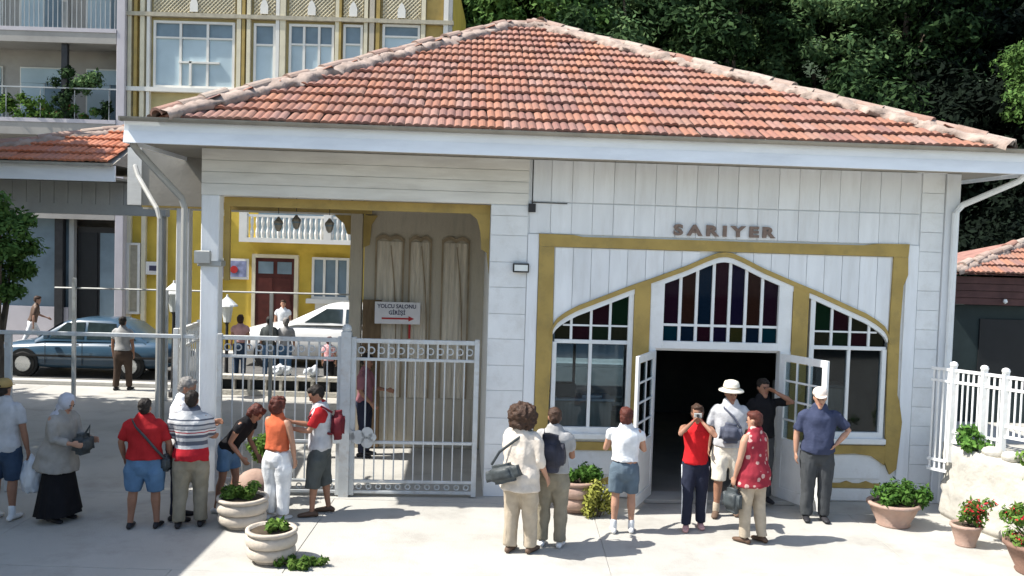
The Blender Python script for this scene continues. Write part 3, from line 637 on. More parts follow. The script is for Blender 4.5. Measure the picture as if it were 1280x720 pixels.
# hips: rounded ridge tiles bedded in rough mortar
def half_tile(m='mortar'):
    mb = MB(); n = 7; v = []
    for (y, s) in ((0, 1.12), (.40, .94)):
        for i in range(n + 1): a = PI * i / n; v.append((.11 * s * math.cos(a), y, .085 * s * math.sin(a)))
    for i in range(n + 1): a = PI * i / n; v.append((.095 * math.cos(a), 0, .07 * math.sin(a) - .01))
    mb.add(v, [(i, n + 1 + i, n + 2 + i, i + 1) for i in range(n)] + [(2 * n + 2 + i, i, i + 1, 2 * n + 3 + i) for i in range(n)]); return mb
tile_mat('ridge', [(.32, .23, .19), (.38, .32, .27), (.31, .17, .13), (.40, .34, .29), (.33, .21, .17), (.36, .28, .23)])
htm = half_tile().mesh('ridge_tile', 'ridge')
def hip(parent, p0, p1, mesh=htm, step=.37, w=.25, mm='mortar'):
    p0 = Vector(p0); p1 = Vector(p1); d = (p1 - p0); L = d.length; d.normalize(); s = d.cross(Vector((0, 0, 1))).normalized(); nrm = s.cross(d).normalized()
    R = Matrix((s, d, nrm)).transposed().to_4x4(); k = 0
    while k * step < L - .1:
        p = p0 + d * (k * step) + nrm * (.055 + random.uniform(-.02, .02)) + s * random.uniform(-.03, .03)
        o = bpy.data.objects.new('ridge_tile', mesh); COL.objects.link(o); o.parent = parent
        o.matrix_local = Matrix.Translation(p) @ R @ Matrix.Rotation(random.uniform(-.09, .09), 4, 'Z') @ Matrix.Rotation(random.uniform(-.03, .06), 4, 'X'); k += 1
    nl = int(L / .06); v = []; f = []; nk = 9
    for i in range(nl + 1):
        for k in range(nk):
            a = -PI * .08 + PI * 1.16 * k / (nk - 1); q = p0 + d * (L * i / nl)
            r = 1.12 + .40 * mnoise.noise(q * 5 + Vector((k * .35, 0, 0))) + .32 * mnoise.noise(q * 15 + Vector((k, 0, 3)))
            v.append(q + s * (w * r * math.cos(a)) + nrm * (.105 * r * math.sin(a) - .015))
    for i in range(nl):
        for k in range(nk - 1): f.append((i * nk + k, i * nk + k + 1, (i + 1) * nk + k + 1, (i + 1) * nk + k))
    MB().add(v, f).build('mortar_bed', mm, parent, smooth=True)
C0 = (RF['u0'] + .02, RF['ev'] + .02, RF['ez'] + .03); C1 = (RF['u1'] - .10, RF['ev'] + .02, RF['ez'] + .03); R0 = (RF['r0'], RF['av'], RF['az']); R1 = (RF['r1'], RF['av'], RF['az'])
hip(roof, C0, R0); hip(roof, C1, R1); hip(roof, R0, R1, w=.2); hip(roof, (RF['u0'], 10.38, RF['ez'] + .03), R0); hip(roof, (RF['u1'], 10.38, RF['ez'] + .03), R1)

def W(x, y, z=0):                   # terminal frame -> world
    c, s = math.cos(TH), math.sin(TH); return (x * c - y * s, 13.13 + x * s + y * c, z)

# ================================================================ SIDE PAVILION (left, further back)
P = empty('side_pavilion', (0, 0, 0), 0, 'grey open pavilion with orange red tile roof left of the terminal', 'pavilion')
px0, px1, py0, py1 = -10.35, -7.02, 16.2, 19.4
MB().box(px0, px1, py0, py0 + .04, 4.52, 4.80).build('fascia', 'fascia_white', P, bevel=.004)
MB().box(px0, px0 + .04, py0 + .045, py1, 4.52, 4.80).build('fascia', 'fascia_white', P)
MB().box(px0 + .05, px1, py0 + .05, py1, 4.56, 4.60).build('soffit', 'soffit', P)
pb = MB().box(px0 + .6, px1 + .62, py0 + .75, py0 + .95, 3.95, 4.555); bw = pb.build('beam', 'render_grey', P, bevel=.006)
x = px0 + .62
while x < px1 + .4: MB().box(x + .004, x + .25, py0 + .735, py0 + .748, 4.14, 4.545).build('board', 'render_grey', bw); x += .256
for cx, m_, wd in ((-9.6, 'render_grey', .06), (-6.5, 'render_grey', .05)):
    MB().box(cx - wd, cx + wd, py0 + .78, py0 + .93, 0, 3.95).build('column', m_, P, bevel=.01)
prf = MB(); ry = 17.9; rz = 5.62
prf.add([(px0 - .05, py0 - .08, 4.81), (px1, py0 - .08, 4.81), (px1, py1 + .1, 4.81), (px0 - .05, py1 + .1, 4.81), (-7.3, ry, rz - .04), (px1, ry, rz - .04)], [(0, 1, 5, 4), (2, 3, 4, 5), (3, 0, 4), (1, 2, 5), (0, 3, 2, 1)])
proof = prf.build('roof', 'soffit', P)
tmb = tile_mesh(m='tile_bright').mesh('roof_tile', 'tile_bright'); tmb2 = tmb
rn = ry - py0 + .08; rs = rz - 4.81; L2 = math.hypot(rn, rs)
lay_tiles(proof, (px0, py0 - .08, 4.82), (1, 0, 0), (0, rn, rs), L2, lambda t: 0 + (-7.3 - px0) * t / L2, lambda t: px1 - px0, 200, tmb, rows=5)
htm2 = half_tile().mesh('ridge_tile', 'ridge')
hip(proof, (px0, py0 - .06, 4.85), (-7.3, ry, rz), htm2, w=.17); hip(proof, (-7.3, ry, rz), (px1, ry, rz), htm2, w=.15)
MB().box(px0 - .05, px1, py0 - .15, py0 - .09, 4.78, 4.83).build('gutter', 'gutter_metal', P)

lk = MB().box(-6.12, -4.72, 14.6, 14.7, 4.08, 4.98).build('link_panel', 'soffit'); lk.parent = P; MB().box(-6.12, -5.9, 14.58, 14.599, 4.08, 4.98).build('board', 'paint_beam', lk)
# ================================================================ FENCES, GATE
def ring(mb, c, R_, r, n=10):
    mb.tube([(c[0] + R_ * math.cos(2 * PI * i / n), c[1], c[2] + R_ * math.sin(2 * PI * i / n)) for i in range(n + 1)], r, 4, ref=(0, 1, 0), cap=False)
def gate_leaf(name, loc, rz, width, label, m='metal_white', post=True, open_=False):
    g = empty(name, loc, rz, label, 'gate')
    fm = MB(); fm.box(0, .07, -.035, .035, .02, 2.27); fm.box(width - .07, width, -.035, .035, .02, 2.27)
    fm.box(.07, width - .07, -.03, .03, 2.19, 2.25).box(.07, width - .07, -.022, .022, 1.94, 1.98).box(.07, width - .07, -.022, .022, .76, .80).box(.07, width - .07, -.022, .022, .20, .24).box(.07, width - .07, -.025, .025, .05, .09)
    fm.build('gate_frame', m, g, bevel=.004)
    n = max(2, int(round(width / .155))); p = (width - .14) / n
    proto = None
    for i in range(1, n):
        x = .07 + p * i
        if proto is None: proto = MB().box(-.009, .009, -.009, .009, .241, 1.939).build('gate_bar', m, g); proto.location = (x, 0, 0)
        else: linkcopy(proto, g, (x, 0, 0))
    rg = MB(); sq = MB()
    for i in range(n):
        x = .07 + p * (i + .5); ring(rg, (x, 0, 2.085), .045, .010)
        sq.box(x - p / 2 + .02, x - p / 2 + .045, -.012, .012, 1.981, 2.189) if i else None
        ring(sq, (x, 0, .145), .035, .010)
    rg.build('frieze', m, g)['kind'] = 'stuff'; sq.build('frieze', m, g)['kind'] = 'stuff'; return g
def latch(parent, x, m='metal_white'):
    mb = MB()
    for dx, dz, r in ((0, 0, .10), (.13, .06, .085), (.13, -.07, .085), (.2, 0, .06), (-.12, .03, .07)):
        mb.tube([(x + dx, -.05, .86 + dz), (x + dx, -.062, .86 + dz)], r, 14, ref=(1, 0, 0), cap=False)
    return mb.build('latch_plate', m, parent)
g1_ = gate_leaf('metal_gate', W(-2.24, -.12), TH, 1.80, 'white metal gate leaf with ring friezes beside the terminal pier'); latch(g1_, .12)
g2_ = gate_leaf('metal_gate', W(-4.10, -.12), TH, 1.74, 'white metal gate leaf left of the gate with the latch, beside the corner column'); latch(g2_, 1.68)
g3_ = gate_leaf('metal_gate', (-4.86, 13.30, 0), math.radians(96), 1.5, 'open gate leaf folded back behind the corner column, sunlight painted in', 'metal_bright')  # brighter metal than the other leaves: sunlight put into the colour
gp = MB().box(-.07, .07, -.07, .07, 0, 2.34).ball((0, 0, 2.38), .07).build('gate_post', 'metal_white'); gp.location = W(-2.31, -.12); gp.rotation_euler = (0, 0, TH); tag(gp, 'square white gate post between the two closed gate leaves', 'post')
rl = empty('railing', W(-7.2, -.12), TH, 'single high white rail on a thin post, left foreground opening', 'railing')
MB().box(0, 2.78, -.02, .02, 2.19, 2.245).build('rail', 'metal_white', rl, bevel=.006)
MB().box(.22, .31, -.03, .03, 0, 2.19).build('post', 'metal_white', rl, bevel=.006); 
rr = empty('railing', (-9.9, 19.9, 0), 0, 'thin grey rail on slim posts behind the gates at the street side', 'railing')
MB().rod((0, 0, 2.40), (6.6, 0, 2.44), .022).build('rail', 'metal_grey', rr)
for i, x in enumerate((.42, 2.42, 4.7, 6.5)): MB().box(x - .035, x + .035, -.035, .035, 0, 2.42 if i else 2.62).build('post', 'metal_white' if i < 2 else 'metal_grey', rr)
# low wall with dark vents behind the gate
lw = empty('low_wall', (-6.7, 20.9, 0), 0, 'low pale wall with a row of dark square vents behind the gates', 'wall')
MB().box(0, 3.1, 0, .25, 0, .12).box(0, 3.1, 0, .25, .36, .46).build('wall_course', 'stone_white', lw, bevel=.01)
for i in range(9): MB().box(i * .36, i * .36 + .06, .01, .24, .12, .36).build('wall_pier', 'stone_white', lw)
MB().box(0, 3.1, .16, .2, .121, .359).build('vent_void', 'black_void', lw)
def sack(x, y, z, s, label, m='plastic_bag', seed=0):
    mb = MB().ball((0, 0, s * .5), (s * .85, s * .5, s * .42), 14, 8); me = remesh(mb, m, .02, 1, 1, .09, 6, seed); o = obj('sack', me, None, (x, y, z)); return tag(o, label, 'sack')
sack(-5.25, 21.0, .46, .28, 'left of two white plastic sacks on the low vented wall', seed=1); sack(-4.55, 21.0, .46, .24, 'right of two white plastic sacks on the low vented wall', seed=5)
bk = MB().box(-.2, .2, -.12, .12, 0, .75).box(-.22, .22, -.14, .14, .75, .8).build('litter_bin', 'dark_metal', None, bevel=.02); bk.location = (-4.2, 22.3, 0); tag(bk, 'dark narrow litter bin behind the gate near the low wall', 'bin')

# street lamps (white hoods)
def lamp(x, y, h, label):
    o = empty('street_lamp', (x, y, 0), 0, label, 'lamp', None)
    MB().lathe([(.10, 0), (.10, .12), (.05, .2), (.04, h * .5), (.035, h - .5), (.06, h - .45)], n=12).build('post', 'dark_metal', o, smooth=False)
    MB().lathe([(.09, h - .44), (.15, h - .05), (.15, h - .04), (.02, h - .04)], n=8).build('lantern', 'lamp_glass', o)
    MB().lathe([(.27, h - .035), (.25, h), (.12, h + .12), (.03, h + .2), (.02, h + .26)], n=12).build('hood', 'trim_white', o)
lamp(-7.5, 20.4, 2.35, 'street lamp with white hood left of the corner column'); lamp(-7.15, 23.1, 1.9, 'shorter white hooded lamp seen just right of the corner column')
# hanging lanterns in the bay
for i, (x, z, lb) in enumerate(((-3.83, 3.86, 'leftmost of three dark lanterns hanging in the open bay'), (-3.54, 3.90, 'middle of three dark lanterns hanging in the open bay'), (-3.0, 3.86, 'rightmost of three dark lanterns hanging in the open bay'))):
    o = empty('hanging_lantern', (x, 15.0, z), 0, lb, 'lantern', 'lanterns hanging in the open bay')
    MB().rod((0, 0, .16), (0, 0, 4.60 - z - .0), .006).build('chain', 'dark_metal', o)
    MB().lathe([(.02, -.13), (.05, -.09), (.075, 0), (.075, .03), (.04, .07), (.012, .11)], n=8).build('lantern_body', 'gutter_metal', o)
    MB().lathe([(.053, -.075), (.072, -.012), (.078, .0)], n=8).build('lamp_glass', 'window_back', o)

# direction sign
s = empty('direction_sign', W(-2.20, 2.82, 0), TH, 'white hall sign with red arrow and dark lettering inside the bay', 'sign')
MB().box(0, .78, -.012, .012, 2.2, 2.58).build('sign_board', 'paper', s, bevel=.004)
MB().rod((.6, .03, 2.25), (.6, .03, 1.95), .02).build('post', 'print_red', s)
letters('YOLCU SALONU', .04, 2.475, -.018, .095, .93, 'print_dark', s, ext=.002, off=.002, each=False)
letters('GİRİŞİ', .24, 2.365, -.018, .095, .93, 'print_dark', s, ext=.002, off=.002, each=False)
MB().prism([(.12, 2.28), (.58, 2.28), (.58, 2.25), (.68, 2.295), (.58, 2.34), (.58, 2.31), (.12, 2.31)], -.018, -.0125).build('arrow', 'print_red', s)

# ================================================================ FENCE ON THE ROCK WALL (right)
rk = MB(); 
rx = [(6.16, 12.85), (6.20, 12.45), (6.50, 11.55), (6.85, 10.7), (7.6, 10.2), (9.6, 10.2), (9.6, 12.95), (6.62, 12.95)]
def rockmesh():
    b = bmesh.new(); vs = [b.verts.new((x, y, 0)) for x, y in rx]; f = b.faces.new(vs); r = bmesh.ops.extrude_face_region(b, geom=[f])
    for q in r['geom']:
        if isinstance(q, bmesh.types.BMVert): q.co.z = 1.02
    bmesh.ops.recalc_face_normals(b, faces=b.faces[:]); bmesh.ops.subdivide_edges(b, edges=b.edges[:], cuts=14, use_grid_fill=True)
    bmesh.ops.triangulate(b, faces=[f for f in b.faces if len(f.verts) > 4]); b.normal_update()
    for q in b.verts:
        p = q.co * 1.6; n = mnoise.noise(p) * .04 + abs(mnoise.noise(p * 3.1)) * .05 + mnoise.noise(p * 8) * .025
        if q.co.z > .02: q.co += q.normal * n
    me = bpy.data.meshes.new('rock_wall'); b.to_mesh(me); b.free(); me.materials.append(M['stone_white']); me.shade_smooth(); return me
rw = obj('rock_wall', rockmesh()); tag(rw, 'rough whitewashed rock planter wall under the white picket fence', 'wall')
def picket_run(pts, zb, zt):
    f = empty('picket_fence', (pts[0][0], pts[0][1], 0), 0, 'white metal picket fence with ball-topped posts on the rock wall', 'fence'); o0 = Vector((pts[0][0], pts[0][1], 0))
    pk = None; pst = None; ntot = 0
    for i in range(len(pts) - 1):
        a = Vector((*pts[i], 0)) - o0; b = Vector((*pts[i + 1], 0)) - o0; d = b - a; L = d.length; ang = math.atan2(d.y, d.x); z0 = zb[i]
        r = MB().box(0.03, L - .03, -.02, .02, zt - .04, zt)
        n = max(2, int(L / .075)); p = (L - .06) / n
        for k in range(n): x = .03 + p * (k + .5); r.box(x - .012, x + .012, -.008, .008, zt - .166, zt - .039); r.box(x - .012, x + .012, -.008, .008, z0 + .054, z0 + .161)
        q = r.build('rail', 'metal_bright', f); q.location = a; q.rotation_euler = (0, 0, ang)
        q['kind'] = 'stuff'; q.name = 'frieze'
        for (ra, rb) in ((zt - .20, zt - .165), (z0 + .02, z0 + .055), (z0 + .16, z0 + .195)):
            q = MB().box(.03, L - .03, -.019, .019, ra, rb).build('rail', 'metal_bright', f); q.location = a; q.rotation_euler = (0, 0, ang)
        for k in range(n):
            x = .03 + p * (k + .5); q = MB().box(-.01, .01, -.01, .01, z0 + .194, zt - .199).build('picket', 'metal_bright', f) if k == 0 else linkcopy(q, f)
            q.location = a + d.normalized() * x; q.rotation_euler = (0, 0, ang)
    for i, c in enumerate(pts):
        a = Vector((*c, 0)) - o0; zz = zb[min(i, len(zb) - 1)]
        if i == 0: continue
        q = MB().box(-.033, .033, -.033, .033, zz - .25, zt + .03).lathe([(.045, zt + .03), (.055, zt + .055), (.045, zt + .085), (.015, zt + .10)], n=10).build('post', 'metal_bright', f); q.location = a
picket_run([(5.93, 12.92), (6.14, 12.66), (6.40, 12.34), (6.56, 12.1), (6.86, 11.70), (7.5, 10.9)], [.62, 1.05, 1.05, 1.25, 1.25], 2.10)
# small step behind the fence end


# ================================================================ PLANTS AND POTS
def plant(name, x, y, z, clumps, per, size, m, label, cat='plant', stems=6, seed=1, group=None, flowers=None, sm='bark'):
    o = empty(name, (x, y, z), 0, label, cat, group)
    obj('foliage', leaf_mesh('foliage', clumps, per, size, m, .3, seed), o)
    r = random.Random(seed); mb = MB()
    for i in range(stems):
        c = r.choice(clumps); mb.tube([(r.uniform(-.05, .05), r.uniform(-.05, .05), -.02), (c[0] * .5, c[1] * .5, c[2] * .5), (c[0], c[1], c[2])], [.010, .008, .004], 5)
    mb.build('stem', sm, o)
    if flowers:
        cc = [(c[0] + r.uniform(-.5, .5) * c[3], c[1] - c[4] * .6, c[2] + r.uniform(-.3, .8) * c[5], .05, .05, .05) for c in clumps for _ in range(2)]
        obj('flowers', leaf_mesh('flowers', cc, 7, .026, flowers, .3, seed + 1), o)['kind'] = 'stuff'
    return o
def blob(n, rx, ry, h, r, seed):
    q = random.Random(seed); return [(q.uniform(-rx, rx), q.uniform(-ry, ry), q.uniform(.05, h), r * q.uniform(.7, 1.2), r * q.uniform(.7, 1.2), r * q.uniform(.7, 1.1)) for _ in range(n)]
def bowl(x, y, R_, H_, m, label, cat='planter', group=None, tori=2):
    o = empty('stone_planter' if m == 'pot_stone' else 'clay_planter', (x, y, 0), 0, label, cat, group)
    pr = [(R_ * .62, 0), (R_ * .66, H_ * .06), (R_ * .62, H_ * .12)]
    if tori == 2:
        for zc, rr in ((.32, .94), (.68, 1.0)):
            for k in range(9): a = -PI / 2 + PI * k / 8; pr.append((R_ * (rr - .13 + .13 * math.cos(a)), H_ * (zc + .17 * math.sin(a))))
        pr += [(R_ * .93, H_ * .88), (R_ * 1.0, H_ * .93), (R_ * .98, H_), (R_ * .84, H_), (R_ * .82, H_ * .9), (.01, H_ * .88)]
    else:
        pr += [(R_ * .8, H_ * .5), (R_ * .93, H_ * .82), (R_ * 1.02, H_ * .86), (R_ * 1.02, H_ * .98), (R_ * .9, H_), (R_ * .86, H_ * .9), (.01, H_ * .88)]
    MB().lathe(pr, n=36, wob=.006).build('bowl', m, o, smooth=True)
    MB().lathe([(R_ * .85, H_ * .86), (R_ * .8, H_ * .93), (.05, H_ * .95)], n=20, wob=.03).build('soil', 'soil', o, smooth=True); return o
bowl(-2.62, 10.2, .29, .37, 'pot_stone', 'nearest pale stone bowl planter with two fat rings, sunlit', group='stone bowl planters')
plant('small_weed', -2.55, 10.2, .33, blob(5, .10, .1, .08, .06, 3), 40, .05, 'leaf_pot', 'sparse low plant in the nearest pale stone planter', seed=3)
bowl(-3.30, 11.40, .32, .38, 'pot_stone', 'pale stone bowl planter half in shade by the orange top woman', group='stone bowl planters')
plant('shrub', -3.34, 11.45, .34, blob(9, .18, .14, .16, .08, 4), 90, .038, 'leaf_pot', 'leafy green shrub growing in the half shaded stone planter', seed=4)
plant('weed', -2.25, 10.0, 0, blob(11, .24, .10, .07, .06, 5), 70, .035, 'leaf_pot', 'low green weed spreading on the paving beside the nearest planter', seed=5, cat='weed')
bd = tag(MB().ball((0, 0, .24), (.27, .22, .25), 16, 10).build('boulder', 'pot_clay', None, smooth=True), 'rounded pinkish clay jar behind the bending person', 'jar'); bd.location = (-3.4, 12.35, 0)
plant('shrub', -3.35, 12.5, .42, blob(16, .16, .16, .45, .09, 6), 80, .038, 'leaf_pot', 'green shrub behind the pinkish clay jar by the gate', seed=6)
# by the window
bowl(.98, 12.55, .33, .44, 'pot_clay', 'pinkish clay planter below the left window behind the backpacker')
plant('shrub', 1.0, 12.5, .40, blob(14, .30, .16, .16, .10, 7), 110, .04, 'leaf_near', 'green shrub in the clay planter below the left window', seed=7)
plant('shrub', 1.24, 12.28, 0, blob(16, .14, .10, .46, .10, 8), 100, .035, 'yellow_leaf', 'yellow green trailing bush spilling over the clay planter to the paving', seed=8)
# right corner
bowl(5.25, 12.3, .34, .32, 'pot_clay', 'pinkish clay planter at the right end of the facade', tori=1)
plant('shrub', 5.30, 12.3, .30, blob(14, .34, .2, .24, .12, 9), 120, .04, 'leaf_near', 'bright green shrub in the clay planter at the right end of the facade', seed=9)
bowl(5.84, 11.5, .19, .28, 'pot_clay', 'clay pot at the foot of the rock wall, middle of the right corner pots', tori=1)
plant('flower', 5.82, 11.52, .25, blob(12, .22, .16, .36, .08, 10), 60, .035, 'leaf_pot', 'green plant with red flowers in the pot by the rock wall', seed=10, flowers='red_flower')
bowl(6.22, 10.55, .38, .36, 'pot_brown', 'wide dark brown pot at the lower right corner', tori=1)
plant('flower', 6.15, 10.55, .33, blob(16, .32, .2, .42, .10, 11), 80, .038, 'leaf_pot', 'bushy yellow green plant with red flowers in the wide brown pot', seed=11, flowers='red_flower')
plant('shrub', 6.35, 12.35, 1.02, blob(8, .16, .16, .38, .10, 12), 70, .045, 'leaf_near', 'small green bush on the rock wall at the fence foot', seed=12)
plant('creeper', 6.72, 11.45, 1.0, blob(12, .13, .22, .12, .11, 13) + [(-.12, -.1, -.2, .07, .07, .16), (-.16, -.05, -.08, .08, .08, .12)], 60, .045, 'leaf_pot', 'creeping plant trailing over the top of the rock wall', seed=13)
plant('shrub', 7.3, 11.2, 1.0, blob(8, .3, .3, .2, .15, 14), 60, .05, 'yellow_leaf', 'dry brownish bush on the rock wall at the right edge', seed=14)
for i, (x, y) in enumerate(((6.45, 12.1), (6.55, 11.85), (6.85, 11.15), (7.0, 11.0))):
    q = MB().ball((0, 0, .04), (.16, .13, .09), 9, 6).build('rock', 'stone_white', rw, smooth=True); q.location = (x, y, 1.02); q.rotation_euler = (.1 * i, .2, i)

# ================================================================ TREES
def leaf_tree(name, x, y, H_, crown, n, cr, per, size, m, label, seed, trunk_r=.2, hollow=.55, group=None, parent_mesh=None, cat='tree', rz=0):
    """crown = (cx,cy,cz,rx,ry,rz) relative to the foot"""
    o = empty(name, (x, y, H_), rz, label, cat, group); q = random.Random(seed)
    if parent_mesh is None:
        cl = []
        for _ in range(n):
            d = Vector((q.gauss(0, 1), q.gauss(0, 1), q.gauss(0, 1))).normalized() * (q.uniform(hollow, 1) ** .7)
            r = cr * q.uniform(.6, 1.3); cl.append((crown[0] + d.x * crown[3], crown[1] + d.y * crown[4], crown[2] + d.z * crown[5], r, r, r * .75))
        me = leaf_mesh('crown', cl, per, size, m, .5, seed)
        tk = MB(); top = crown[2]; tk.tube([(0, 0, -.3), (.05, 0, top * .35), (-.05, .05, top * .7), (crown[0], crown[1], top)], [trunk_r, trunk_r * .8, trunk_r * .6, trunk_r * .35], 9)
        for k in range(7):
            c = cl[(k * 5) % len(cl)]; tk.tube([(0, 0, top * (.45 + .05 * k)), ((c[0]) * .5, c[1] * .5, (c[2] + top * .5) * .55), (c[0] * .9, c[1] * .9, c[2])], [trunk_r * .45, trunk_r * .3, trunk_r * .12], 6)
        tm_ = tk.mesh('trunk', 'bark'); tm_.shade_smooth()
    else: me, tm_ = parent_mesh
    obj('crown', me, o); obj('trunk', tm_, o); return o, (me, tm_)
# tree at the left edge
leaf_tree('bay_tree', -8.16, 14.6, 0, (0, 0, 3.30, .50, .50, .92), 62, .20, 150, .055, 'leaf_mid', 'small round topped green tree at the left edge of the photo', 21, .10)
# the wood on the slope
protos = {}
def wood(kind, seed, m, crown, n, cr, per, size):
    protos[kind] = dict(seed=seed, m=m, crown=crown, n=n, cr=cr, per=per, size=size, mesh=None)
wood('broad_a', 31, 'leaf_mid', (0, 0, 7.0, 3.4, 3.0, 3.8), 110, .75, 230, .15)
wood('broad_b', 32, 'leaf_grey', (0, 0, 6.5, 3.0, 3.0, 4.2), 105, .72, 230, .14)
wood('dark_a', 33, 'leaf_dark', (0, 0, 7.5, 3.6, 3.2, 4.6), 110, .85, 220, .16)
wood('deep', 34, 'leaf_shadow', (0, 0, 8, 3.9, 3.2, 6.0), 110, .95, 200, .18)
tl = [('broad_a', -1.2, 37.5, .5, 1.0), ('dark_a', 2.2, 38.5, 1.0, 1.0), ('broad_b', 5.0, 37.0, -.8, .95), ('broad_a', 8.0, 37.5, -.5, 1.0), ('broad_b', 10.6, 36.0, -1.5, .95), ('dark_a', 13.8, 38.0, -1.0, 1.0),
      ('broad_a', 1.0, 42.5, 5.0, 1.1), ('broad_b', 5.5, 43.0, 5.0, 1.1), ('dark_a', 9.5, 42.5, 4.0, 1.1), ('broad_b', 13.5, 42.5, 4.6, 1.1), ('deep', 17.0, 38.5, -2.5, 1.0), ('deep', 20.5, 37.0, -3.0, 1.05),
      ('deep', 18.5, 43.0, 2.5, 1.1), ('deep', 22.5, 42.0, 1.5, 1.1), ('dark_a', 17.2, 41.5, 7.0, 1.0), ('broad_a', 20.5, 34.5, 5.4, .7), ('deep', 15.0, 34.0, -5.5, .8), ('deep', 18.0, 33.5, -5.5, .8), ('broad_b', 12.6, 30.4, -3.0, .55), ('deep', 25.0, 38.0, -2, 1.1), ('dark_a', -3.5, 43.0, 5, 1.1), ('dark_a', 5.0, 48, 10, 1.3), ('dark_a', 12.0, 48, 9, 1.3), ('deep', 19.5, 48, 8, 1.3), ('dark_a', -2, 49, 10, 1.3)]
lb = {'broad_a': 'mid green broadleaf tree', 'broad_b': 'greyish green broadleaf tree', 'dark_a': 'dark green dense tree', 'deep': 'near-black tree with shade painted in'}
where = ['just right of the yellow house top', 'behind the roof peak', 'right of the roof peak, low down', 'above the middle of the right hip', 'above the right hip, greyest crown low in the row', 'upper right, at the edge of the black shade',
         'high above the roof peak at the top edge', 'high at the top edge right of the roof peak', 'high at the top edge in the middle of the wood', 'high at the top edge, three quarters to the right', 'right side, behind the right end of the roof', 'far right, behind the small maroon kiosk roof',
         'top right, second row', 'top right corner, second row', 'top right with lit tips at the top edge', 'upper right corner with a few lit leaves', 'low behind the right corner of the hall', 'low behind the kiosk at the right', 'small lit crown seen under the right eave', 'beyond the right edge of the kiosk', 'behind the yellow house, upper row',
         'back row above the roof peak', 'back row above the right hip', 'back row at the far top right', 'back row behind the yellow house']
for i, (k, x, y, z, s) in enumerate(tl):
    p = protos[k]; o, me = leaf_tree('broadleaf_tree' if 'broad' in k else 'dark_tree', x, y, z, p['crown'], p['n'], p['cr'], p['per'], p['size'], p['m'], lb[k] + ' ' + where[i], p['seed'], .28, group='trees on the wooded slope', parent_mesh=p['mesh'], rz=i * 1.3)
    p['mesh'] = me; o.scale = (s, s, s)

# ================================================================ KIOSK (right, behind the fence)
K = empty('kiosk', (9.75, 20.0, 0), 0, 'small dark maroon kiosk with pinkish tile roof behind the white fence', 'kiosk')
MB().box(0, 5, .3, 4, 0, 2.6).build('wall', 'kiosk_dark', K)
for i in range(4): MB().box(-.15, 5.2, .10 - .02 * i, .29, 2.62 + i * .155, 2.62 + (i + 1) * .155 - .01).build('fascia_board', 'maroon', K)
krf = MB(); krf.add([(-.2, -.1, 3.28), (5.4, -.1, 3.28), (5.4, 4.3, 3.28), (-.2, 4.3, 3.28), (3.0, 2.1, 4.22), (3.2, 2.1, 4.22)], [(0, 1, 5, 4), (1, 2, 5), (2, 3, 4, 5), (3, 0, 4), (0, 3, 2, 1)]); kr = krf.build('roof', 'roof_clay', K)
tmk = tile_mesh().mesh('roof_tile', 'ridge'); tmk.materials[0] = M['tile']
lay_tiles(kr, (-.2, -.1, 3.29), (1, 0, 0), (0, 2.2, .94), 2.39, lambda t: 3.2 * t / 2.39, lambda t: 5.6 - 2.2 * t / 2.39, 130, tmk, rows=6)
hip(kr, (-.2, -.08, 3.30), (3.0, 2.1, 4.24), htm2, w=.14)
MB().box(.6, 4.4, .26, .295, .95, 2.3).build('window', 'black_void', K)
MB().lathe([(.03, 2.76), (.05, 2.7), (.01, 2.66)], (1.0, .02), 8).build('lamp_bulb', 'lamp_glass', K)

# ================================================================ APARTMENT BLOCK (left, far)
B = empty('apartment_building', (-12.0, 28.3, 0), 0, 'grey concrete apartment block with planted balconies at top left', 'building')
MB().box(-9, -.10, 1.3, 6, 0, 14.5).build('wall', 'apt_wall', B)
MB().box(-.25, 0, 0, 1.29, 0, 14.5).build('corner_pier', 'render_lilac', B, bevel=.01)
for (z0, z1) in ((6.55, 7.05), (9.35, 9.80), (12.3, 12.8)):
    MB().box(-9, -.26, 0, 1.29, z0, z1 - .12).build('balcony_slab', 'apt_wall', B); MB().box(-9, -.26, -.02, .14, z1 - .118, z1).build('balcony_kerb', 'render_lilac', B)
MB().box(-9, -.26, 0, 1.29, 4.0, 4.4).build('balcony_slab', 'apt_wall', B)
for zf in (7.05, 9.80):
    for k in range(4):
        x0 = -1.75 - k * 2.1; f = MB().box(x0, x0 + 1.55, 1.24, 1.295, zf + .05, zf + 1.75).build('window', 'house_white', B)
        MB().box(x0 + .05, x0 + .76, 1.225, 1.238, zf + .1, zf + 1.7).build('pane', 'blind', f); MB().box(x0 + .79, x0 + 1.5, 1.225, 1.238, zf + .1, zf + 1.7).build('pane', 'window_back', f)
        MB().box(x0 + .05, x0 + 1.5, 1.2, 1.222, zf + 1.25, zf + 1.7).build('blind', 'blind', f)
    bl = MB(); bl.box(-9, -.26, .04, .08, zf + .92, zf + .96)
    for k in range(60 if zf > 9 else 9): bl.box(-8.9 + k * (.145 if zf > 9 else 1.05), -8.88 + k * (.145 if zf > 9 else 1.05), .05, .07, zf, zf + .92)
    bl.build('balustrade', 'metal_grey', B)
for z0, z1 in ((4.4, 6.55), (7.05, 9.35), (9.8, 12.3)): MB().box(-1.98, -1.80, .1, .24, z0, z1).build('balcony_post', 'dark_metal' if z0 < 9 else 'render_grey', B)
for k, x0 in enumerate((-1.65, -3.95)):
    f = MB().box(x0, x0 + 1.6, 1.24, 1.295, 4.9, 6.15).build('window', 'house_white', B); MB().box(x0 + .06, x0 + 1.54, 1.22, 1.238, 4.96, 6.09).build('pane', 'window_back', f)
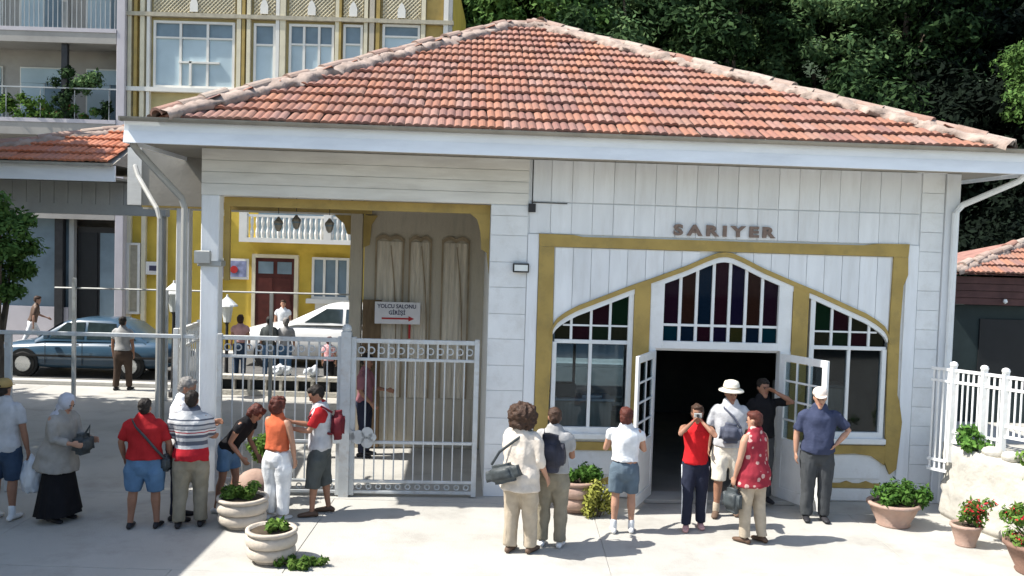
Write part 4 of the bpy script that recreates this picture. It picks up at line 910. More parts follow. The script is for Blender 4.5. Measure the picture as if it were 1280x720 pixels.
# ground floor
dr = MB().box(-1.62, -.32, .5, .56, .9, 3.78).build('door', 'dark_metal', B)
for k in range(2): MB().box(-1.54 + k * .64, -.99 + k * .60, .46, .495, 1.0, 3.6).build('pane', 'black_void' if k == 0 else 'window_back', dr)
MB().box(-1.8, -1.65, .3, .5, .0, 4.0).build('door_jamb', 'render_grey', B); MB().box(-.3, -.26, .3, .55, 0, 4.0).build('door_jamb', 'house_white', B)
MB().box(-9, -1.81, .45, .56, 0, 4.0).build('ground_wall', 'window_back', B); MB().box(-9, -1.81, .3, .44, 0, 1.25).build('base_wall', 'render_lilac', B)
MB().box(-2.2, -1.95, .2, .42, 0, 4.0).build('column', 'dark_metal', B)
MB().box(-1.64, -.31, .2, 1.2, 0, .9).build('stair', 'kerb', B)
def bplant(x, z, clumps, m, label, fl=None, seed=1, per=110, cat='plant', sz=.07): plant('balcony_plant', -12.0 + x, 28.5, z, clumps, per, sz, m, label, cat, 3, seed, flowers=fl)
bplant(-3.1, 7.05, blob(14, .75, .12, .65, .2, 41), 'leaf_pot', 'long bright green planter plant on the left of the balcony', seed=41)
bplant(-1.95, 7.05, blob(12, .25, .12, 1.7, .22, 42), 'leaf_dark', 'tall dark green climbing plant by the balcony post', seed=42)
bplant(-1.25, 7.95, blob(9, .45, .12, .5, .22, 43), 'leaf_grey', 'round topped pale green plant right of the balcony post', seed=43)
bplant(-1.5, 7.05, blob(8, .75, .1, .42, .14, 44), 'leaf_mid', 'red geraniums along the balcony edge', 'red_flower', 44, cat='flowers')
bplant(-2.3, 7.05, blob(4, .2, .1, .4, .14, 45), 'leaf_mid', 'few reddish flowers left of the balcony post', 'red_flower', 45, cat='flowers')
bplant(-.7, 7.05, blob(4, .15, .1, .5, .14, 46), 'leaf_dark', 'small dark plant at the right end of the balcony', None, 46)

# ================================================================ YELLOW HOUSE
Yh = empty('yellow_house', (0, 28.6, .28), 0, 'ornate yellow and white wooden house with lattice panels behind the hall roof', 'building')
MB().box(-13.1, -2.3, .12, 8, -.4, 13).build('wall', 'yellow_wall', Yh)
MB().box(-13.1, -2.25, .0, .119, 7.2, 13).build('upper_wall', 'ochre_wall', Yh)
def hwin(x0, x1, z0, z1, nx, nz, y=-.1, pane='blind', topz=None, parent=Yh, fm='house_white', fw=.08):
    f = MB().box(x0, x0 + fw, y, .05, z0, z1).box(x1 - fw, x1, y, .05, z0, z1).box(x0 + fw, x1 - fw, y, .05, z0, z0 + fw).box(x0 + fw, x1 - fw, y, .05, z1 - fw, z1)
    for i in range(1, nx): x = x0 + (x1 - x0) * i / nx; f.box(x - .04, x + .04, y + .01, .05, z0 + fw, z1 - fw)
    if topz: f.box(x0 + fw, x1 - fw, y + .014, .045, topz - .03, topz + .03)
    fo = f.build('window', fm, parent)
    for i in range(nx):
        a = x0 + (x1 - x0) * i / nx + .05; b = x0 + (x1 - x0) * (i + 1) / nx - .05
        MB().box(a, b, y + .05, y + .06, z0 + fw, (topz or z1) - .03 if topz else z1 - fw).build('pane', pane, fo)
        if topz: MB().box(a, b, y + .052, y + .06, topz + .03, z1 - fw).build('pane', 'window_back', fo)
    return fo
w1 = hwin(-12.15, -9.45, 8.5, 10.7, 3, 1, topz=10.15); MB().box(-10.95, -10.87, -.12, -.05, 8.6, 9.4).box(-11.3, -9.95, -.12, -.05, 9.32, 9.38).build('sash', 'house_white', w1)
hwin(-8.82, -8.1, 8.0, 10.7, 1, 1, topz=10.0); hwin(-7.65, -6.15, 8.0, 10.72, 3, 1, topz=10.05); hwin(-5.85, -5.2, 8.0, 10.75, 1, 1, topz=10.1); hwin(-4.55, -3.3, 8.0, 10.8, 1, 1, topz=10.4)
for x, m_, wd in ((-13.1, 'house_white', .05), (-12.92, 'cream_trim', .06), (-12.72, 'mustard', .05), (-12.5, 'cream_trim', .07), (-12.3, 'house_white', .05), (-9.3, 'cream_trim', .07), (-9.15, 'mustard', .05), (-8.98, 'cream_trim', .06), (-8.02, 'house_white', .06), (-7.85, 'cream_trim', .09), (-6.05, 'cream_trim', .06), (-5.95, 'mustard', .04), (-5.1, 'cream_trim', .06), (-4.9, 'wood_grey', .08), (-4.7, 'mustard', .06), (-3.2, 'cream_trim', .07), (-2.45, 'house_white', .08), (-2.3, 'render_grey', .06)):
    MB().box(x - wd, x + wd, -.16, .0, 7.3, 12.6).build('pilaster', m_, Yh)
MB().box(-3.1, -2.55, -.05, 0, 7.3, 12.6).build('yellow_panel', 'mustard', Yh)
for z0, z1, m_ in ((10.82, 10.95, 'lattice'), (8.35, 8.49, 'house_white'), (7.25, 7.42, 'house_white')): MB().box(-13.1, -2.2, -.2, -.001, z0, z1).build('cornice', m_, Yh)
Yh.scale = (.9226, 1, .9226)
# lattice screens over the windows: real crossed slats
for (x0, x1) in ((-12.15, -9.45), (-8.82, -8.12), (-7.65, -6.15), (-5.85, -5.2), (-4.55, -3.3)):
    f = MB().box(x0, x1, -.08, -.05, 10.96, 12.6).build('lattice_screen', 'lattice', Yh); mb = MB(); s = .13
    n = int((x1 - x0 + 1.6) / s)
    for i in range(n):
        for sg in (1, -1):
            a = x0 - 1.6 + i * s if sg > 0 else x1 + 1.6 - i * s; pts = []
            t0 = 0; t1 = 1.62
            xa, xb = a, a + sg * 1.62
            lo, hi = (x0 - a) / sg, (x1 - a) / sg
            if lo > hi: lo, hi = hi, lo
            ta, tb = max(0, lo), min(1.62, hi)
            if tb - ta < .05: continue
            mb.rod((a + sg * ta, -.1 - .01 * sg, 10.97 + ta), (a + sg * tb, -.1 - .01 * sg, 10.97 + tb), .018, 4)
    q = mb.build('lattice_slats', 'cream_trim', f); q['kind'] = 'stuff'
    c = (x0 + x1) / 2; MB().prism([(c - .13, 11.0), (c + .13, 11.0), (c + .13, 11.25), (c + .08, 11.4), (c, 11.5), (c - .08, 11.4), (c - .13, 11.25)], -.16, -.125).build('ornament', 'house_white', f)
# ground floor seen under the pavilion and through the bay
ft = MB().box(-8.78, -8.66, -.03, .119, 0, 3.05).box(-7.35, -7.22, -.03, .119, 0, 3.05).box(-8.66, -7.35, -.03, .119, 2.93, 3.05).build('door_frame', 'cream_trim', Yh)
dd = MB().box(-8.65, -7.36, .0, .06, .2, 2.92).build('door', 'door_brown', Yh)
for k in range(2):
    MB().box(-8.56 + k * .64, -8.06 + k * .62, -.02, -.001, 2.4, 2.8).build('pane', 'window_back', dd); MB().box(-8.55 + k * .62, -8.08 + k * .62, -.02, -.001, .5, 2.25).build('door_panel', 'door_brown', dd)
hwin(-6.75, -5.5, 1.6, 3.0, 3, 1, y=-.06, pane='window_back')
MB().box(-6.9, -5.35, -.2, .1, 1.45, 1.6).build('sill', 'house_white', Yh); MB().box(-6.6, -6.2, -.15, .1, .4, 1.45).build('white_panel', 'house_white', Yh)
MB().box(-8.95, -5.0, -.9, .119, 3.45, 3.60).build('balcony_slab', 'house_white', Yh)
bal = MB(); bal.box(-8.9, -5.0, -.86, -.78, 4.28, 4.36).box(-8.95, -8.7, -.9, -.7, 3.6, 4.42).box(-6.2, -5.95, -.9, -.7, 3.6, 4.42)
bal.build('balustrade', 'house_white', Yh)
for k in range(20): MB().lathe([(.05, 3.6), (.07, 3.78), (.035, 3.95), (.06, 4.1), (.04, 4.28)], (-8.55 + k * .175, -.82), 8).build('baluster', 'house_white', Yh)
MB().box(-8.6, -5.1, .02, .118, 3.6, 6.2).build('balcony_door', 'window_back', Yh)
for x in (-12.95, -12.45, -11.75): MB().box(x - .07, x + .07, -.02, .119, 0, 4.5).build('trim_strip', 'cream_trim', Yh)
hwin(-13.0, -12.55, .9, 3.3, 1, 1, y=-.05, pane='lattice')
MB().box(-9.98, -9.88, -.02, .119, 0, 4.5).build('trim_strip', 'cream_trim', Yh)
MB().box(-12.5, -11.9, -.25, .1, 4.35, 4.5).build('bracket', 'house_white', Yh); MB().box(-10.1, -9.7, -.25, .1, 4.3, 4.42).build('bracket', 'house_white', Yh)
# notice boards on the yellow wall
def notice(x0, x1, z0, z1, m, label):
    o = empty('notice_board', (x0 * .9226, 28.58, z0 * .9226 + .28), 0, label, 'notice board'); w_, h_ = x1 - x0, z1 - z0
    MB().box(0, w_, -.03, .0, 0, h_).build('frame', 'house_white', o); MB().box(.07, w_ - .07, -.04, -.031, .07, h_ - .07).build('print', m, o); return o
nb = notice(-9.82, -8.95, 2.18, 2.82, 'poster_blue', 'white framed notice with a red spot left of the brown door'); MB().tube([(.42, -.045, .3), (.42, -.05, .3)], .12, 10, cap=False).build('print', 'print_red', nb)
nb = notice(-12.35, -11.7, 2.25, 2.65, 'paper', 'small white framed notice on the yellow wall left of the column'); MB().box(.12, .55, -.05, -.041, .12, .28).build('print', 'print_dark', nb)

# ================================================================ VEHICLES (facing -x, length along x)
def car(loc, label, prof, width, roof, wheels, paint, glass, label_cat='car', wheel_r=.31, side_glass=None):
    """prof: list of (x, z_bottom, z_belt, half_width); roof: list of (x, z_top, half_width)"""
    o = empty('parked_car', loc, 0, label, label_cat)
    v = []; n = 12
    for (x, zb, zt, hw) in prof:
        for k in range(n):
            a = 2 * PI * k / n + PI / n; cx, cz = math.cos(a), math.sin(a); sx = math.copysign(abs(cx) ** .35, cx); sz = math.copysign(abs(cz) ** .45, cz)
            v.append((x, hw * sx * (1 - .08 * max(0, sz)), (zb + zt) / 2 + (zt - zb) / 2 * sz))
    f = [(i * n + k, i * n + (k + 1) % n, (i + 1) * n + (k + 1) % n, (i + 1) * n + k) for i in range(len(prof) - 1) for k in range(n)] + [tuple(range(n)), tuple((len(prof) - 1) * n + k for k in range(n))]
    MB().add(v, f).build('body', paint, o, smooth=True)
    v = []; n = 10
    for (x, zt, hw, zb) in roof:
        hb = hw + (zt - zb) * .28
        v += [(x, -hb, zb), (x, -hw - .02, zt - .06), (x, -hw + .06, zt), (x, 0, zt + .02), (x, hw - .06, zt), (x, hw + .02, zt - .06), (x, hb, zb)]
    k_ = 7; f = [(i * k_ + k, i * k_ + k + 1, (i + 1) * k_ + k + 1, (i + 1) * k_ + k) for i in range(len(roof) - 1) for k in range(k_ - 1)]
    MB().add(v, f).build('cabin', paint, o, smooth=True)
    for poly in side_glass:
        for sy in (-1, 1):
            pts = []
            def hwz(x, z):
                rx = [r[0] for r in roof]; zt = np.interp(x, rx, [r[1] for r in roof]); hw = np.interp(x, rx, [r[2] for r in roof]); zb = np.interp(x, rx, [r[3] for r in roof]); t = min(1, max(0, (z - zb) / max(.05, zt - .06 - zb)))
                return (hw + (zt - zb) * .28) * (1 - t) + (hw + .02) * t
            c = [(x, sy * (hwz(x, z) + .012), z) for x, z in poly]; ci = [(x, y_ - sy * .03, z) for x, y_, z in c]; m_ = len(c)
            MB().add(c + ci, [tuple(range(m_)), tuple(range(2 * m_ - 1, m_ - 1, -1))] + [(i, i + m_, (i + 1) % m_ + m_, (i + 1) % m_) for i in range(m_)]).build('side_window', 'car_glass', o)
    for (x0, z0, x1, z1, hw) in glass:
        d = Vector((x1 - x0, 0, z1 - z0)).normalized(); nn = Vector((-d.z, 0, d.x)) * (.012 if x1 > x0 else -.012); a = Vector((x0, 0, z0)) + nn; b = Vector((x1, 0, z1)) + nn
        MB().add([(a.x, -hw, a.z), (a.x, hw, a.z), (b.x, hw * .86, b.z), (b.x, -hw * .86, b.z)], [(0, 1, 2, 3)]).build('windscreen', 'car_glass', o)
    for x in wheels:
        for sy in (-1, 1):
            y = sy * (width / 2 - .08)
            w_ = MB().tube([(0, -.09, 0), (0, -.07, 0), (0, .07, 0), (0, .09, 0)], [wheel_r - .03, wheel_r, wheel_r, wheel_r - .03], 20, cap=False).build('wheel', 'rubber', o); w_.location = (x, y, wheel_r)
            MB().tube([(0, sy * .092, 0), (0, sy * .10, 0), (0, sy * .085, 0)], [wheel_r * .64, wheel_r * .6, wheel_r * .2], 16, cap=False).build('rim', 'chrome', w_)
            MB().tube([(x, y - sy * .06, wheel_r + .02), (x, y + sy * .075, wheel_r + .02)], wheel_r + .055, 20, cap=False).build('wheel_arch', 'black_void', o)
    return o
c1 = car((-12.95, 23.6, 0), 'blue saloon car parked at the kerb behind the left railing',
    [(0, .34, .62, .66), (.08, .25, .72, .76), (.5, .20, .82, .83), (1.3, .18, .89, .85), (2.6, .18, .92, .86), (3.7, .2, .93, .85), (4.25, .24, .92, .80), (4.45, .30, .86, .74), (4.52, .38, .74, .66)], 1.72,
    [(1.05, .90, .70, .86), (1.35, 1.12, .64, .87), (1.75, 1.36, .58, .88), (2.1, 1.43, .57, .88), (2.9, 1.43, .57, .88), (3.3, 1.33, .58, .88), (3.75, .98, .66, .87), (3.85, .91, .7, .86)], (.85, 3.5), 'car_blue',
    [(1.12, .95, 1.68, 1.33, .66), (3.74, .97, 3.32, 1.29, .62)], side_glass=[[(1.42, .95), (2.28, .95), (2.28, 1.36), (1.82, 1.34)], [(2.36, .95), (3.1, .95), (3.05, 1.34), (2.36, 1.36)], [(3.16, .95), (3.58, .96), (3.25, 1.25), (3.12, 1.32)]])
MB().box(-.05, .14, -.78, .78, .40, .54).box(4.40, 4.57, -.78, .78, .42, .56).build('bumper', 'rubber', c1, bevel=.03); MB().box(.2, 4.3, -.885, -.86, .50, .55).build('side_trim', 'rubber', c1)
for y in (-.55, .55): MB().box(-.02, .05, y - .16, y + .16, .60, .72).build('headlight', 'headlight', c1)
for x in (2.1, 3.0): MB().box(x, x + .14, -.885, -.865, .80, .83).build('door_handle', 'rubber', c1)
for x in (1.4, 2.32, 3.2): MB().box(x - .006, x + .006, -.868, -.858, .3, .9).build('door_seam', 'rubber', c1)
MB().box(1.40, 1.52, -.98, -.84, .95, 1.07).build('wing_mirror', 'car_blue', c1, bevel=.02)
c2 = car((-7.75, 26.6, 0), 'white van with long bonnet parked in front of the yellow house',
    [(0, .38, .80, .72), (.1, .3, .98, .84), (.6, .25, 1.12, .90), (1.6, .22, 1.22, .92), (3.2, .22, 1.25, .93), (4.6, .22, 1.25, .92), (4.8, .3, 1.2, .88)], 1.86,
    [(1.45, 1.21, .80, 1.18), (1.7, 1.36, .76, 1.18), (2.45, 1.72, .68, 1.2), (2.7, 1.78, .68, 1.2), (4.5, 1.78, .68, 1.2), (4.75, 1.25, .75, 1.18)], (.95, 3.8), 'car_white',
    [(1.52, 1.27, 2.38, 1.68, .72)], side_glass=[[(1.95, 1.27), (3.0, 1.27), (3.0, 1.66), (2.55, 1.66)], [(3.1, 1.27), (4.4, 1.27), (4.4, 1.66), (3.1, 1.66)]], label_cat='van', wheel_r=.34)
MB().box(-.06, .12, -.85, .85, .42, .62).build('bumper', 'rubber', c2, bevel=.03)
for y in (-.6, .6): MB().box(-.02, .08, y - .14, y + .14, .72, .88).build('headlight', 'headlight', c2)
c3 = copy_tree(c1); c3.location = (-4.1, 24.2, 0); c3['label'] = 'dark bodied car glimpsed through the gate behind the bay'; c3.rotation_euler = (0, 0, 0)
mat('car_dark', (.03, .035, .04), .3, .06, 3, spec=.5, coat=.5)
for ch in c3.children:
    if ch.data and ch.data.materials and ch.data.materials[0] == M['car_blue']: ch.data = ch.data.copy(); ch.data.materials[0] = M['car_dark']

# unseen trees added to throw the shade on the left of the quay
def shade_tree(x, y, sc, label, seed):
    global shm
    o, shm = leaf_tree('added_shade_tree', x, y, 0, (0, 0, 7.2, 3.6, 3.6, 2.4), 110, 1.0, 130, .26, 'leaf_mid', label, 61, .3, parent_mesh=shm, rz=seed, group=None); o.scale = (sc, sc, 1); return o
shm = None
shade_tree(-17.4, 6.6, 1.1, 'unseen broad tree added for shade left of the quay, nearest', 1); shade_tree(-13.5, 14.6, 1.05, 'unseen broad tree added for shade left of the quay, middle', 2); shade_tree(-17.9, 15.3, 1.1, 'unseen broad tree added for shade left of the quay, farthest', 3)
QC = empty('shade_canopy', (-12.2, 0.5, 0), 0, 'unseen flat canopy added to shade the left of the quay', 'canopy')  # unseen canopy, added to block sun and sky over the left paving
MB().box(-12, 4.95, 0, 11.7, 5.0, 5.12).build('roof', 'render_grey', QC)
for x in (-5.6, 4.3):
    for y in (.4, 11.2): MB().box(x - .1, x + .1, y - .1, y + .1, 0, 5.0).build('column', 'metal_grey', QC)

# the boat the picture was taken from, moored behind the camera (mirrored in the window glass)
FB = empty('moored_ferry', (0, -4.5, -1.2), 0, 'white passenger ferry moored at the quay edge behind the camera', 'ferry')
MB().flat([(-26, 0), (24, 0), (28, -3.5), (24, -7), (-26, -7)], 0, 3.2).build('hull', 'black_void', FB, bevel=.05)
MB().flat([(-24, -.6), (20, -.6), (22, -3.5), (20, -6.4), (-24, -6.4)], 3.21, 3.5).build('deck', 'house_white', FB)
MB().box(-22, 17, -6.0, -1.4, 3.51, 5.9).build('cabin', 'house_white', FB)
for i in range(18): MB().box(-21.4 + i * 2.1, -19.9 + i * 2.1, -1.39, -1.33, 4.2, 5.3).build('window', 'black_void', FB)
MB().box(-23, 18, -6.3, -.9, 5.91, 6.05).build('roof', 'render_grey', FB)
# ================================================================ PEOPLE
def person(x, y, yaw, label, H=1.70, bld=1.0, lean=0, head=(0, 0), arms=None, legs=None, skin='skin', top='cloth_white', tlen=.88, sleeve=.5, tin=.0, flare=0,
           bottom='cloth_khaki', blen=.08, bwide=1.0, skirt=None, hair=('short', 'hair_brown'), shoe='shoe_dark', shoe_h=.07, hat=None, far=False, z=0, extra=None, belly=0, twist=0, socks=None, coat=None):
    """local frame: faces -y, left arm at +x"""
    k = H / 1.72; o = empty('person', (x, y, z), yaw, label, 'person'); o['label'] = label; S = k
    LN = math.radians(lean); piv = Vector((0, 0, .93))
    def U(p):                       # upper body: lean forward about the hips
        p = Vector(p) - piv; c, s = math.cos(LN), math.sin(LN); a = math.radians(twist); p = Vector((p.x * math.cos(a) - p.y * math.sin(a), p.x * math.sin(a) + p.y * math.cos(a), p.z))
        return (Vector((p.x, p.y * c - p.z * s, p.y * s + p.z * c)) + piv) * S
    hp, hy = math.radians(head[0]), math.radians(head[1]); hpv = Vector((0, -.005, 1.48))
    RH = Matrix.Rotation(hy, 3, 'Z') @ Matrix.Rotation(hp, 3, 'X')
    def Hd(p): return U(RH @ (Vector(p) - hpv) + hpv)
    def Lo(p): return Vector(p) * S
    arms = arms or {}; legs = legs or {}
    vox = .022 if far else .0105
    # joints
    J = {}
    for sd_, nm in ((1, 'L'), (-1, 'R')):
        ud, fd = arms.get(nm, ((.16, .03, -1), (.06, -.16, -1)))
        sh = Vector((sd_ * .178 * (.6 + .4 * bld), .0, 1.405))
        if ud == 'ik':
            tg, pole = fd; tg = Vector((tg[0] * sd_, tg[1], tg[2])); dv = tg - sh; dl = min(dv.length, .52); dn = dv.normalized(); a_ = (.285 ** 2 - .245 ** 2 + dl * dl) / (2 * dl); h_ = math.sqrt(max(0, .285 ** 2 - a_ * a_))
            pv = Vector((pole[0] * sd_, pole[1], pole[2])); pv -= dn * pv.dot(dn); pv.normalize(); el_ = sh + dn * a_ + pv * h_; ud = tuple(el_ - sh); fd = tuple(sh + dn * dl - el_); ud = (ud[0] * sd_, ud[1], ud[2]); fd = (fd[0] * sd_, fd[1], fd[2])
        ud = Vector((ud[0] * sd_, ud[1], ud[2])).normalized(); fd = Vector((fd[0] * sd_, fd[1], fd[2])).normalized()
        el = sh + ud * .285; wr = el + fd * .245; J[nm] = (sh, el, wr, ud, fd)
        fx, fy, bend = legs.get(nm, (.11, 0, .02)); hipj = Vector((sd_ * .088 * bld, 0, .90)); an = Vector((sd_ * fx, fy, .085)); kn = (hipj + an) / 2 + Vector((0, -bend, .01)); J['l' + nm] = (hipj, kn, an)
    tb = [(.86, .150, .115, .005), (.93, .163, .122, .008), (1.0, .150, .112, 0), (1.08, .135, .10, -.004), (1.18, .145, .104, -.006), (1.28, .160, .108, -.004), (1.36, .165, .100, 0), (1.42, .125, .078, .004), (1.455, .075, .062, .004)]
    def torso(mb, zmin, infl, widen=0, n=18, cap=True):
        pts = []; rd_ = []
        for (z_, a, b, yy) in tb:
            if z_ < zmin - .001: continue
            bf = belly * math.exp(-((z_ - 1.05) / .13) ** 2); t_ = max(0, 1.30 - z_)
            pts.append(U((0, yy - bf * .5, z_))); rd_.append(((a * bld + infl + widen * t_ * (1 if z_ < 1.3 else 0)) * S, (b * (.5 + .5 * bld) + infl + bf * .6 + widen * t_) * S))
        if zmin < .86:
            t_ = 1.30 - zmin; pts.insert(0, U((0, .01, zmin)) if lean < 25 else Lo((0, .01, zmin))); rd_.insert(0, ((.155 * bld + infl + widen * t_) * S, (.118 * bld + infl + widen * t_) * S))
        ref = U((1, 0, 0)) - U((0, 0, 0)); mb.tube(pts, rd_, n, ref=ref, cap=cap)
    # ---- body: one continuous surface
    b = MB(); torso(b, .86, -.008, cap='end')
    b.tube([U((0, .005, 1.44)), U((0, -.004, 1.50)), Hd((0, -.008, 1.55))], [.056 * S, .050 * S, .052 * S], 12)
    hd = [(1.495, .030, .030, -.068), (1.512, .044, .048, -.050), (1.54, .056, .068, -.028), (1.575, .067, .085, -.012), (1.62, .074, .094, -.002), (1.655, .072, .091, .002), (1.688, .058, .074, .006), (1.708, .036, .046, .006), (1.718, .012, .016, .006)]
    b.tube([Hd((0, yy, z_)) for z_, a, c, yy in hd], [(a * S, c * S) for z_, a, c, yy in hd], 16, ref=Hd((1, 0, 0)) - Hd((0, 0, 0)), cap='start')
    b.tube([Hd((0, -.088, 1.612)), Hd((0, -.104, 1.580)), Hd((0, -.098, 1.572))], [.009 * S, .014 * S, .012 * S], 8)
    for sx in (-1, 1): b.tube([Hd((sx * .074, .008, 1.585)), Hd((sx * .080, .012, 1.61))], [(.008 * S, .020 * S)] * 2, 8, ref=Hd((1, 0, 0)) - Hd((0, 0, 0)))
    for nm, sd_ in (('L', 1), ('R', -1)):
        sh, el, wr, ud, fd = J[nm]; q = .5 + .5 * bld
        b.tube([U(sh + Vector((-sd_ * .02, 0, -.01))), U(sh + ud * .06), U(sh + ud * .17), U(el), U(el + fd * .08), U(el + fd * .17), U(wr)], [r * S * q for r in (.052, .050, .044, .036, .038, .031, .024)], 12)
        # hand: palm, four bent fingers, thumb
        ax_ = Vector((1, 0, 0)) * sd_; sp_ = fd.cross(ax_); 
        if sp_.length < .3: sp_ = fd.cross(Vector((0, 1, 0)))
        sp_.normalize(); nr = fd.cross(sp_).normalized()          # sp_: across the palm (towards the front), nr: palm normal
        inw = -ax_; nr = nr if nr.dot(inw) > 0 else -nr
        b.tube([U(wr), U(wr + fd * .035), U(wr + fd * .085)], [(.020 * S, .024 * S), (.034 * S, .015 * S), (.038 * S, .013 * S)], 10, ref=U(sp_) - U((0, 0, 0)))
        front = sp_ if sp_.y < 0 else -sp_
        for i, (off, ln) in enumerate(((.031, .072), (.011, .080), (-.010, .074), (-.030, .058))):
            p0 = wr + fd * .085 + front * off; d1 = (fd + nr * .25 + front * off * 1.6).normalized(); d2 = (fd + nr * .8).normalized(); 
            b.tube([U(p0 - fd * .01), U(p0 + d1 * ln * .5), U(p0 + d1 * ln * .5 + d2 * ln * .5)], [.0095 * S, .009 * S, .0078 * S], 7)
        p0 = wr + fd * .03 + front * .026; d1 = (fd * .75 + front * .7 + nr * .25).normalized(); b.tube([U(p0), U(p0 + d1 * .035), U(p0 + d1 * .035 + (fd + nr * .3).normalized() * .028)], [.013 * S, .0105 * S, .009 * S], 7)
        hj, kn, an = J['l' + nm]; ql = .55 + .45 * bld
        b.tube([Lo(hj + Vector((0, 0, .02))), Lo(hj.lerp(kn, .3)), Lo(kn), Lo(kn.lerp(an, .28) + Vector((0, .012, 0))), Lo(kn.lerp(an, .7)), Lo(an)], [r * S * ql for r in (.088, .080, .053, .056, .039, .034)], 12)
        b.tube([Lo(an + Vector((0, .03, -.045))), Lo(an + Vector((sd_ * .008, -.06, -.05))), Lo(an + Vector((sd_ * .015, -.13, -.062)))], [(.032 * S, .030 * S), (.040 * S, .026 * S), (.036 * S, .016 * S)], 10, ref=(1, 0, 0))
    obj('body', remesh(b, skin, vox, 1, .45 if not far else 1), o)
    # ---- lower garment
    tv = .024 if far else .014
    if skirt:
        zt_, z0_, r0_, r1_ = skirt; v = []; n = 48; rows = 16
        for j in range(rows + 1):
            t = j / rows; zz = zt_ + (z0_ - zt_) * t
            for i in range(n):
                a = 2 * PI * i / n; rr = r0_ + (r1_ - r0_) * t ** .8; pl = 1 + (.02 + .07 * t) * math.sin(a * 9 + math.sin(a * 2) * 1.5) * t
                v.append(Vector((rr * pl * math.cos(a), rr * .78 * pl * math.sin(a), zz + .006 * math.sin(a * 9) * t)) * S)
        mb = MB().add(v, [(j * n + i, j * n + (i + 1) % n, (j + 1) * n + (i + 1) % n, (j + 1) * n + i) for j in range(rows) for i in range(n)]); mb.f.append(tuple(range(n)))
        mb.build('skirt', bottom, o, smooth=True)
    elif bottom:
        c = MB(); zz = max(.86, .86)
        c.tube([Lo((0, .006, .86)), Lo((0, .008, .93)), Lo((0, .0, .985))], [((.162 * bld + .010) * S, (.125 * (.5 + .5 * bld) + .012 + belly * .2) * S), ((.165 * bld + .006) * S, (.124 * (.5 + .5 * bld) + .006 + belly * .3) * S), ((.145 * bld + .006) * S, (.108 * (.5 + .5 * bld) + .004 + belly * .4) * S)], 18, cap='start')
        for nm in 'LR':
            hj, kn, an = J['l' + nm]; ql = .55 + .45 * bld; full = [(hj + Vector((0, 0, .01)), .102), (hj.lerp(kn, .35), .098 * bwide), (kn, .074 * bwide), (kn.lerp(an, .4), .068 * bwide), (an + Vector((0, 0, -.03)), .062 * bwide)]
            pts = [full[0]]
            for a_, b_ in zip(full, full[1:]):
                if b_[0].z >= blen: pts.append(b_)
                else:
                    t = (a_[0].z - blen) / (a_[0].z - b_[0].z)
                    if t > .05: pts.append((a_[0].lerp(b_[0], t), a_[1] + (b_[1] - a_[1]) * t + (.008 if blen > .3 else 0)))
                    break
            c.tube([Lo(p) for p, r in pts], [r * S * ql for p, r in pts], 14, cap='start')
        obj('trousers' if blen < .3 else 'shorts', remesh(c, bottom, tv, 2, .5 if not far else 1, 0 if far else .014, 10, len(label)), o)
    # ---- upper garment
    c = MB(); torso(c, tlen, .021 + tin, flare, cap='end')
    if sleeve > .2:
        for nm, sd_ in (('L', 1), ('R', -1)):
            sh, el, wr, ud, fd = J[nm]; q = .5 + .5 * bld
            path = [(sh + Vector((-sd_ * .03, 0, -.01)), .064), (sh + ud * .05, .066), (sh + ud * min(.285, .285 * max(.2, min(1, sleeve))), .062)]
            if sleeve > 1: path.append((el + fd * .245 * (sleeve - 1), .046))
            c.tube([U(p) for p, r in path], [r * S * q for p, r in path], 12, cap='start')
    obj('coat' if coat else 'shirt', remesh(c, top, tv, 2, .5 if not far else 1, 0 if far else .016, 9, len(label) * 3), o)
    # ---- shoes
    for nm, sd_ in (('L', 1), ('R', -1)):
        hj, kn, an = J['l' + nm]; c = MB(); f0 = an + Vector((0, 0, -.05))
        c.tube([Lo(f0 + Vector((0, .055, .0))), Lo(f0 + Vector((0, .02, shoe_h * .25))), Lo(f0 + Vector((sd_ * .008, -.07, 0))), Lo(f0 + Vector((sd_ * .016, -.155, -.008)))], [(.036 * S, .034 * S), (.040 * S, .042 * S), (.047 * S, .034 * S), (.040 * S, .024 * S)], 12, ref=(1, 0, 0))
        me = c.mesh('shoe', shoe); 
        for v_ in me.vertices: v_.co.z = max(v_.co.z, .002)
        me.shade_smooth(); obj('shoe', me, o)
        if socks: MB().tube([Lo(an + Vector((0, 0, -.02))), Lo(an + Vector((0, 0, .08)))], [.044 * S, .044 * S], 12).build('sock', socks, o, smooth=True)
    # ---- face
    for sx in (-1, 1):
        p = Hd((sx * .030, -.0905, 1.608)); MB().ball(p, .0085 * S, 8, 5).build('eye', 'eye_dark', o, smooth=True)
        MB().tube([Hd((sx * .016, -.094, 1.628)), Hd((sx * .045, -.086, 1.628))], .0045 * S, 5).build('eyebrow', hair[1], o)
    MB().tube([Hd((-.020, -.092, 1.545)), Hd((0, -.0975, 1.545)), Hd((.020, -.092, 1.545))], .0055 * S, 6).build('mouth', 'lip', o)
    # ---- hair
    st, hm = hair; c = MB()
    def hb(x_, y_, z_, rx, ry, rz):
        n0 = len(c.v); c.ball((0, 0, 0), (rx, ry, rz), 16, 10)
        c.v[n0:] = [tuple(Hd((v_[0] + x_, v_[1] + y_, v_[2] + z_))) for v_ in c.v[n0:]]
